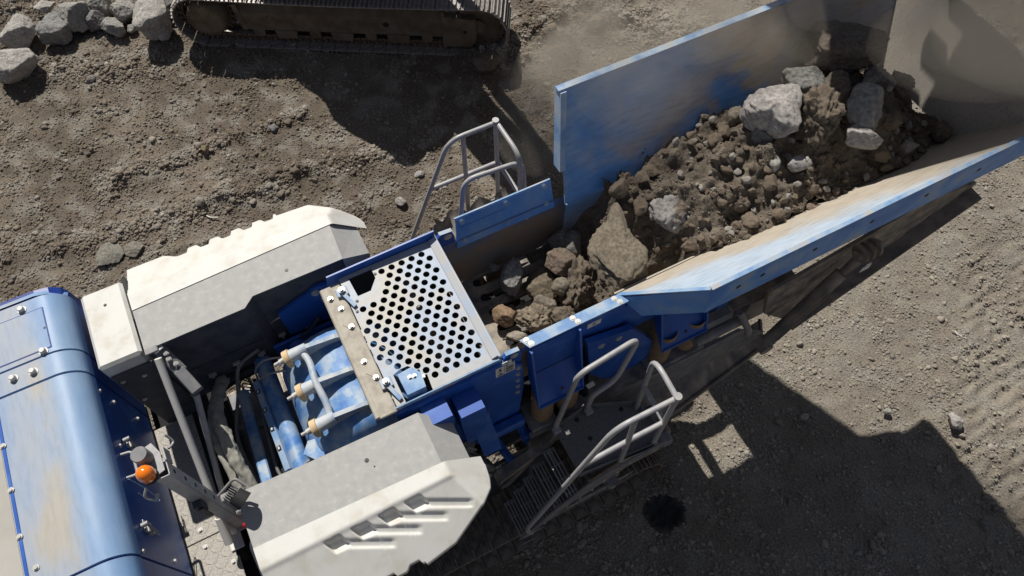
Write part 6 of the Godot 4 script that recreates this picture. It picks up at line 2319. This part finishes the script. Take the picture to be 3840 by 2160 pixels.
const GROUND_ROCKS := [
	["boulder", "sandy grey boulder at the left edge of the photo, upper of two", Vector3(-7.44, 0.200, -8.64), Vector3(0.256, 0.220, 0.274), [0.43,0.41,0.39], 0.05, [], 0.06],
	["boulder", "pale grey boulder with a flat top, lowest of the boulder group at the left edge", Vector3(-7.21, 0.200, -7.98), Vector3(0.289, 0.209, 0.278), [0.43,0.41,0.39], 0.05, [], 0.06],
	["boulder", "pitted bluish grey boulder, triangular, front one of the group", Vector3(-6.87, 0.200, -8.70), Vector3(0.251, 0.230, 0.288), [0.27,0.27,0.27], 0.02, [1,0.95,0.8,0.75,0.85,1.05,0.9,0.75,0.85,1,0.7,0.7], 0.06],
	["boulder", "wide grey boulder with a dent in its top, behind the pitted one", Vector3(-6.64, 0.240, -9.01), Vector3(0.266, 0.212, 0.250), [0.35,0.34,0.32], 0.05, [], 0.06],
	["boulder", "square flat pale block at the top of the group", Vector3(-7.25, 0.140, -9.32), Vector3(0.173, 0.077, 0.128), [0.43,0.41,0.39], 0.05, [], 0.06],
	["boulder", "smooth grey boulder cut by the top edge of the photo", Vector3(-6.35, 0.200, -9.29), Vector3(0.196, 0.171, 0.190), [0.35,0.34,0.32], 0.05, [], 0.06],
	["boulder", "egg shaped dark grey boulder in the middle of the group", Vector3(-6.36, 0.140, -8.95), Vector3(0.146, 0.144, 0.160), [0.22,0.21,0.21], 0.05, [], 0.06],
	["boulder", "small grey boulder with a split top, right of the egg shaped one", Vector3(-6.06, 0.130, -8.86), Vector3(0.157, 0.135, 0.159), [0.35,0.34,0.32], 0.05, [], 0.06],
	["boulder", "wedge shaped grey boulder with a ledge, left of the biggest one", Vector3(-5.98, 0.160, -9.18), Vector3(0.184, 0.170, 0.189), [0.35,0.34,0.32], 0.05, [], 0.06],
	["boulder", "smallest grey stone tucked against the biggest boulder", Vector3(-5.83, 0.070, -8.91), Vector3(0.079, 0.069, 0.076), [0.35,0.34,0.32], 0.05, [], 0.06],
	["boulder", "biggest light grey boulder beside the excavator track", Vector3(-5.38, 0.300, -8.78), Vector3(0.280, 0.346, 0.407), [0.43,0.41,0.39], 0.04, [1,0.95,0.78,0.85,0.9,0.75,0.85,0.92,0.92,0.95,0.9,0.95], 0.06],
	["boulder", "pale small block behind the biggest boulder at the top edge", Vector3(-5.83, 0.140, -9.39), Vector3(0.105, 0.089, 0.099), [0.35,0.34,0.32], 0.05, [], 0.06],
	["boulder", "dark boulder in shade between the biggest boulder and the track", Vector3(-5.33, 0.160, -9.26), Vector3(0.135, 0.164, 0.183), [0.20,0.20,0.19], 0.30, [], 0.06],
	["stone", "round pale stone alone on the sunlit ground at the right", Vector3(4.97, 0.080, -2.65), Vector3(0.089, 0.077, 0.090), [0.43,0.41,0.39], 0.03, [], 0.06],
	["soil_clod", "large brown clod lying in the shadow by the end of the excavator track", Vector3(-0.40, 0.120, -8.06), Vector3(0.187, 0.145, 0.207), [0.15,0.13,0.10], 0.60, [], 0.06],
	["stone", "dark grey flat stone on the bank left of the handrail", Vector3(-3.35, 0.030, -6.93), Vector3(0.078, 0.032, 0.080), [0.17,0.17,0.17], 0.05, [], 0.06],
	["stone", "broad flat greenish grey slab sunk in the ground above the white track guard", Vector3(-5.10, 0.020, -4.86), Vector3(0.152, 0.060, 0.199), [0.24,0.23,0.20], 0.30, [], 0.06],
	["stone", "lumpy pale stone right of the sunken slab", Vector3(-4.85, 0.030, -4.94), Vector3(0.137, 0.052, 0.105), [0.25,0.23,0.20], 0.30, [], 0.06],
	["stone", "dark rounded clod left above the sunken slab", Vector3(-5.76, 0.040, -5.18), Vector3(0.082, 0.050, 0.062), [0.17,0.14,0.12], 0.40, [], 0.20],
	["stone", "pale pointed pebble beside the edge of the machine shadow", Vector3(3.31, 0.050, -2.71), Vector3(0.049, 0.030, 0.037), [0.43,0.41,0.39], 0.05, [], 0.06],
	["stone", "grey pebble at the corner of the machine shadow", Vector3(4.26, 0.050, -2.79), Vector3(0.050, 0.030, 0.038), [0.35,0.34,0.32], 0.10, [], 0.06],
	["stone", "grey stone in the shadow by the lower right corner", Vector3(4.98, 0.060, -1.55), Vector3(0.063, 0.050, 0.062), [0.22,0.21,0.20], 0.10, [], 0.06],
	["soil_clod", "brown clod lodged on the ground between the track and the hopper", Vector3(1.30, 0.100, -7.81), Vector3(0.116, 0.082, 0.102), [0.20,0.17,0.13], 0.60, [], 0.06],
	["soil_clod", "tan clod near the top edge between excavator and hopper", Vector3(1.29, 0.120, -8.92), Vector3(0.146, 0.087, 0.109), [0.22,0.18,0.14], 0.50, [], 0.06],
	["stone", "white stone on the ground just above the hopper edge", Vector3(4.66, 0.070, -9.13), Vector3(0.086, 0.061, 0.077), [0.43,0.41,0.39], 0.05, [], 0.06],
	["stone", "ochre fragment on the bank in the middle left", Vector3(-4.23, 0.050, -6.55), Vector3(0.049, 0.068, 0.085), [0.25,0.20,0.12], 0.30, [], 0.06],
	["stone", "pale angular stone below the handrail", Vector3(-1.47, 0.050, -5.68), Vector3(0.068, 0.059, 0.073), [0.43,0.41,0.39], 0.05, [], 0.06],
	["stone", "white chip at the foot of the left stairs", Vector3(-1.25, 0.040, -6.12), Vector3(0.065, 0.031, 0.052), [0.37,0.35,0.34], 0.05, [], 0.06],
]


func boulders():
	var i := 0
	for r in GROUND_ROCKS:
		i += 1
		var big: bool = r[3].x > 0.12
		var m := stone(100 + i, r[3] * (0.98 if r[6].size() else 1.1), 4 if big else 3, Color(r[4][0], r[4][1], r[4][2]), r[5], r[6], r[7])
		var at: Vector3 = r[2]
		at.y = maxf(at.y, r[3].y * 0.55) + ground_at(at.x, at.z) * 0.5
		boulder(r[0], r[1], "boulder" if r[0] == "boulder" else ("clod" if r[0] == "soil_clod" else "stone"), m, at)


func hopper_rocks():
	var i := 0
	for r in HOPPER_ROCKS:
		i += 1
		var big: bool = r[3].x > 0.10
		var m := stone(300 + i, r[3] * (0.98 if r[6].size() else 1.18), 4 if big else 3, Color(r[4][0], r[4][1], r[4][2]), r[5], r[6], r[7], 10)
		boulder(r[0], r[1], "clod" if r[0] == "soil_clod" else "rock", m, crusher.transform * (r[2] as Vector3), 0.0)
	# stones about the size of a fist, countable one by one
	var brown := []
	var pale := []
	for k in 6:
		brown.append(stone(500 + k, Vector3(1.3, 0.9, 1.0), 2, Color(0.175, 0.138, 0.104), 0.40, [], 0.10, 15))
		pale.append(stone(520 + k, Vector3(1.3, 0.85, 1.0), 2, Color(0.32, 0.30, 0.275), 0.22, [], 0.08, 15))
	rng.seed = 53
	var taken := []
	for r in HOPPER_ROCKS:
		taken.append([r[2], maxf(r[3].x, r[3].z)])
	var n := 0
	var tries := 0
	while n < 165 and tries < 9000:
		tries += 1
		var x := rng.randf_range(1.15, 4.95)
		if x < 2.2 and rng.randf() < 0.55:
			continue
		var z := rng.randf_range(-0.62, 0.62)
		var wall := ZB + maxf(heap_at(x, z) - HB, -0.3) * 0.757
		var rad := rng.randf_range(0.020, 0.036)
		if rng.randf() < 0.38: rad = rng.randf_range(0.040, 0.078)
		if abs(z) > wall - rad:
			continue
		var p := Vector3(x, maxf(heap_at(x, z), 2.60) + rad * 0.62, z)
		var ok := true
		for t in taken:
			if Vector2(p.x - t[0].x, p.z - t[0].z).length() < (t[1] * 0.95 + rad) * 0.92:
				ok = false
				break
		if not ok:
			continue
		taken.append([p, rad])
		var light := rng.randf() < 0.24
		var m: Mesh = pale[n % 6] if light else brown[n % 6]
		var o := put("pale_stone" if light else "brown_stone", m, self)
		var b := Basis.from_euler(Vector3(rng.randf() * 0.8, rng.randf() * TAU, rng.randf() * 0.8)).scaled(Vector3.ONE * rad * 1.1)
		o.transform = crusher.transform * Transform3D(b, p)
		if x < 2.15:
			tag(o, "small pale stone lying among larger rocks on the feeder floor" if light else "small brown stone lying among larger rocks on the feeder floor", "stone", "small stones on the feeder floor")
		else:
			tag(o, "fist sized pale grey stone half sunk in the soil heap of the hopper" if light else "fist sized brown stone half sunk in the soil heap of the hopper", "stone", "small stones on the hopper's soil heap")
		n += 1


func oil_stain():
	var s := Shape.new()
	s.painter = paint("oil")
	var c := Vector2(1.63, -1.67)
	var n := 72
	var rim := []
	for k in n:
		var a := TAU * k / n
		var r := 0.215 * (1.0 + 0.16 * fine.get_noise_2d(cos(a) * 2.0, sin(a) * 2.0) + 0.10 * fine.get_noise_2d(cos(a) * 9.0, sin(a) * 9.0))
		if a > 1.35 and a < 2.1:
			r *= 1.0 + 0.55 * sin((a - 1.35) / 0.75 * PI)
		rim.append(Vector2(cos(a) * r * 1.08, sin(a) * r * 0.95))
	var rows := []
	for j in 9:
		var row := []
		for k in n + 1:
			var p: Vector2 = c + rim[k % n] * (j / 8.0)
			row.append(Vector3(p.x, ground_at(p.x, p.y) + (0.010 if j < 8 else -0.004), p.y))
		rows.append(row)
	s.grid(rows)
	var o := part("oil_stain", s, mats.oil, self)
	tag(o, "black wet oil stain on the shaded ground below the stairs", "oil stain")


func twigs():
	for q in [[Vector3(-3.93, 0.03, -5.45), 0.16, 0.25, "pale bent twig lying on the gravel above the white track guard"], [Vector3(5.35, 0.03, -3.75), 0.10, 0.9, "pale straight stick on the sunlit ground right of the machine"], [Vector3(4.9, 0.02, -6.1), 0.12, -0.4, "thin pale stick on the ground near the right edge of the photo"]]:
		var p: Vector3 = q[0]
		p.y = ground_at(p.x, p.z) + 0.025
		var d := Vector3(cos(q[2]), 0, sin(q[2]))
		var s := Shape.new()
		s.tube(curve([p - d * q[1] * 0.5, p - d * q[1] * 0.1 + Vector3(0, 0.004, 0.014), p + d * q[1] * 0.2, p + d * q[1] * 0.5 + Vector3(0, 0, -0.01)], 4), 0.009, 6, 0.3, fine)
		var o := part("twig", s, mats.pale_pipe, self)
		tag(o, q[3], "twig")


func dust_cloud(at: Vector3, size: Vector3, density: float):
	var f := FogVolume.new()
	f.name = numbered("dust_cloud", self)
	f.shape = RenderingServer.FOG_VOLUME_SHAPE_ELLIPSOID
	f.size = size
	var m := FogMaterial.new()
	m.density = density
	m.albedo = Color(0.88, 0.84, 0.78)
	f.material = m
	add_child(f, true)
	f.position = at
	f.set_meta("kind", "stuff")
	f.set_meta("label", "thin haze of beige dust stirred up by the tipped load")
	f.set_meta("category", "dust")


func dust():
	rng.seed = 5
	# over the rear of the hopper
	for i in 13:
		var p := Vector3(rng.randf_range(4.5, 5.7), rng.randf_range(4.0, 4.7), rng.randf_range(-0.3, 0.9))
		dust_cloud(crusher.transform * p, Vector3(rng.randf_range(0.8, 1.5), rng.randf_range(0.5, 0.8), rng.randf_range(0.8, 1.3)), rng.randf_range(0.18, 0.36))
	# along the far wall
	for i in 22:
		var p := Vector3(rng.randf_range(2.1, 4.4), rng.randf_range(3.6, 4.2), rng.randf_range(-1.2, -0.6))
		dust_cloud(crusher.transform * p, Vector3(rng.randf_range(0.4, 1.1), rng.randf_range(0.3, 0.6), rng.randf_range(0.4, 0.9)), rng.randf_range(0.12, 0.34))
	# billow on the ground between excavator and hopper
	for i in 34:
		var q := rng.randf()
		var p := Vector3(lerpf(0.2, 1.4, q) + rng.randfn(0.0, 0.22), rng.randf_range(0.5, 1.1), lerpf(-6.5, -8.3, q) + rng.randfn(0.0, 0.28))
		var w := rng.randf_range(0.35, 1.1)
		dust_cloud(p, Vector3(w, rng.randf_range(0.4, 0.8), w * rng.randf_range(0.7, 1.2)), rng.randf_range(0.22, 0.50))
	for i in 10:
		var p := Vector3(rng.randf_range(1.2, 3.6), rng.randf_range(0.6, 1.2), rng.randf_range(-8.9, -7.6))
		dust_cloud(p, Vector3(rng.randf_range(0.9, 1.8), 0.8, rng.randf_range(0.8, 1.4)), rng.randf_range(0.06, 0.16))


func _ready():
	# camera
	var cam := Camera3D.new()
	cam.name = "camera"
	cam.fov = 42.88
	cam.near = 0.05
	cam.far = 1500.0
	add_child(cam)
	cam.position = Vector3(0, 8.0, 0)
	cam.rotation = Vector3(deg_to_rad(-61.197), 0, 0)
	cam.current = true
	# sky
	var env := Environment.new()
	env.background_mode = Environment.BG_SKY
	var sky := Sky.new()
	var sm := ProceduralSkyMaterial.new()
	sm.sky_top_color = Color(0.45, 0.48, 0.55)
	sm.sky_horizon_color = Color(0.65, 0.66, 0.68)
	sm.ground_bottom_color = Color(0.28, 0.25, 0.21)
	sm.ground_horizon_color = Color(0.50, 0.48, 0.45)
	sm.sky_energy_multiplier = 1.0
	sm.ground_energy_multiplier = 0.6
	sky.sky_material = sm
	env.sky = sky
	env.background_energy_multiplier = 0.58
	env.tonemap_mode = Environment.TONE_MAPPER_LINEAR
	env.tonemap_exposure = 1.0
	env.sdfgi_enabled = true
	env.ssao_enabled = true
	env.ssil_enabled = true
	env.volumetric_fog_enabled = true
	env.volumetric_fog_density = 0.0
	var we := WorldEnvironment.new()
	we.name = "world_environment"
	we.environment = env
	add_child(we)
	# sun
	var sun := DirectionalLight3D.new()
	sun.name = "sun"
	sun.light_energy = 1.6
	sun.light_color = Color(1.0, 0.98, 0.94)
	sun.light_angular_distance = 0.5
	sun.shadow_enabled = true
	add_child(sun)
	sun.look_at_from_position(Vector3(-0.347, 1.0, -0.721) * 20.0, Vector3.ZERO)

	fine.noise_type = FastNoiseLite.TYPE_SIMPLEX
	fine.seed = 3
	fine.frequency = 1.0
	fine.fractal_octaves = 2
	broad.noise_type = FastNoiseLite.TYPE_SIMPLEX
	broad.seed = 8
	broad.frequency = 1.0
	broad.fractal_octaves = 3
	make_materials()
	ground()
	build_crusher()
	build_digger()
	heap()
	hopper_rocks()
	boulders()
	oil_stain()
	twigs()
	gravel()
	dust()
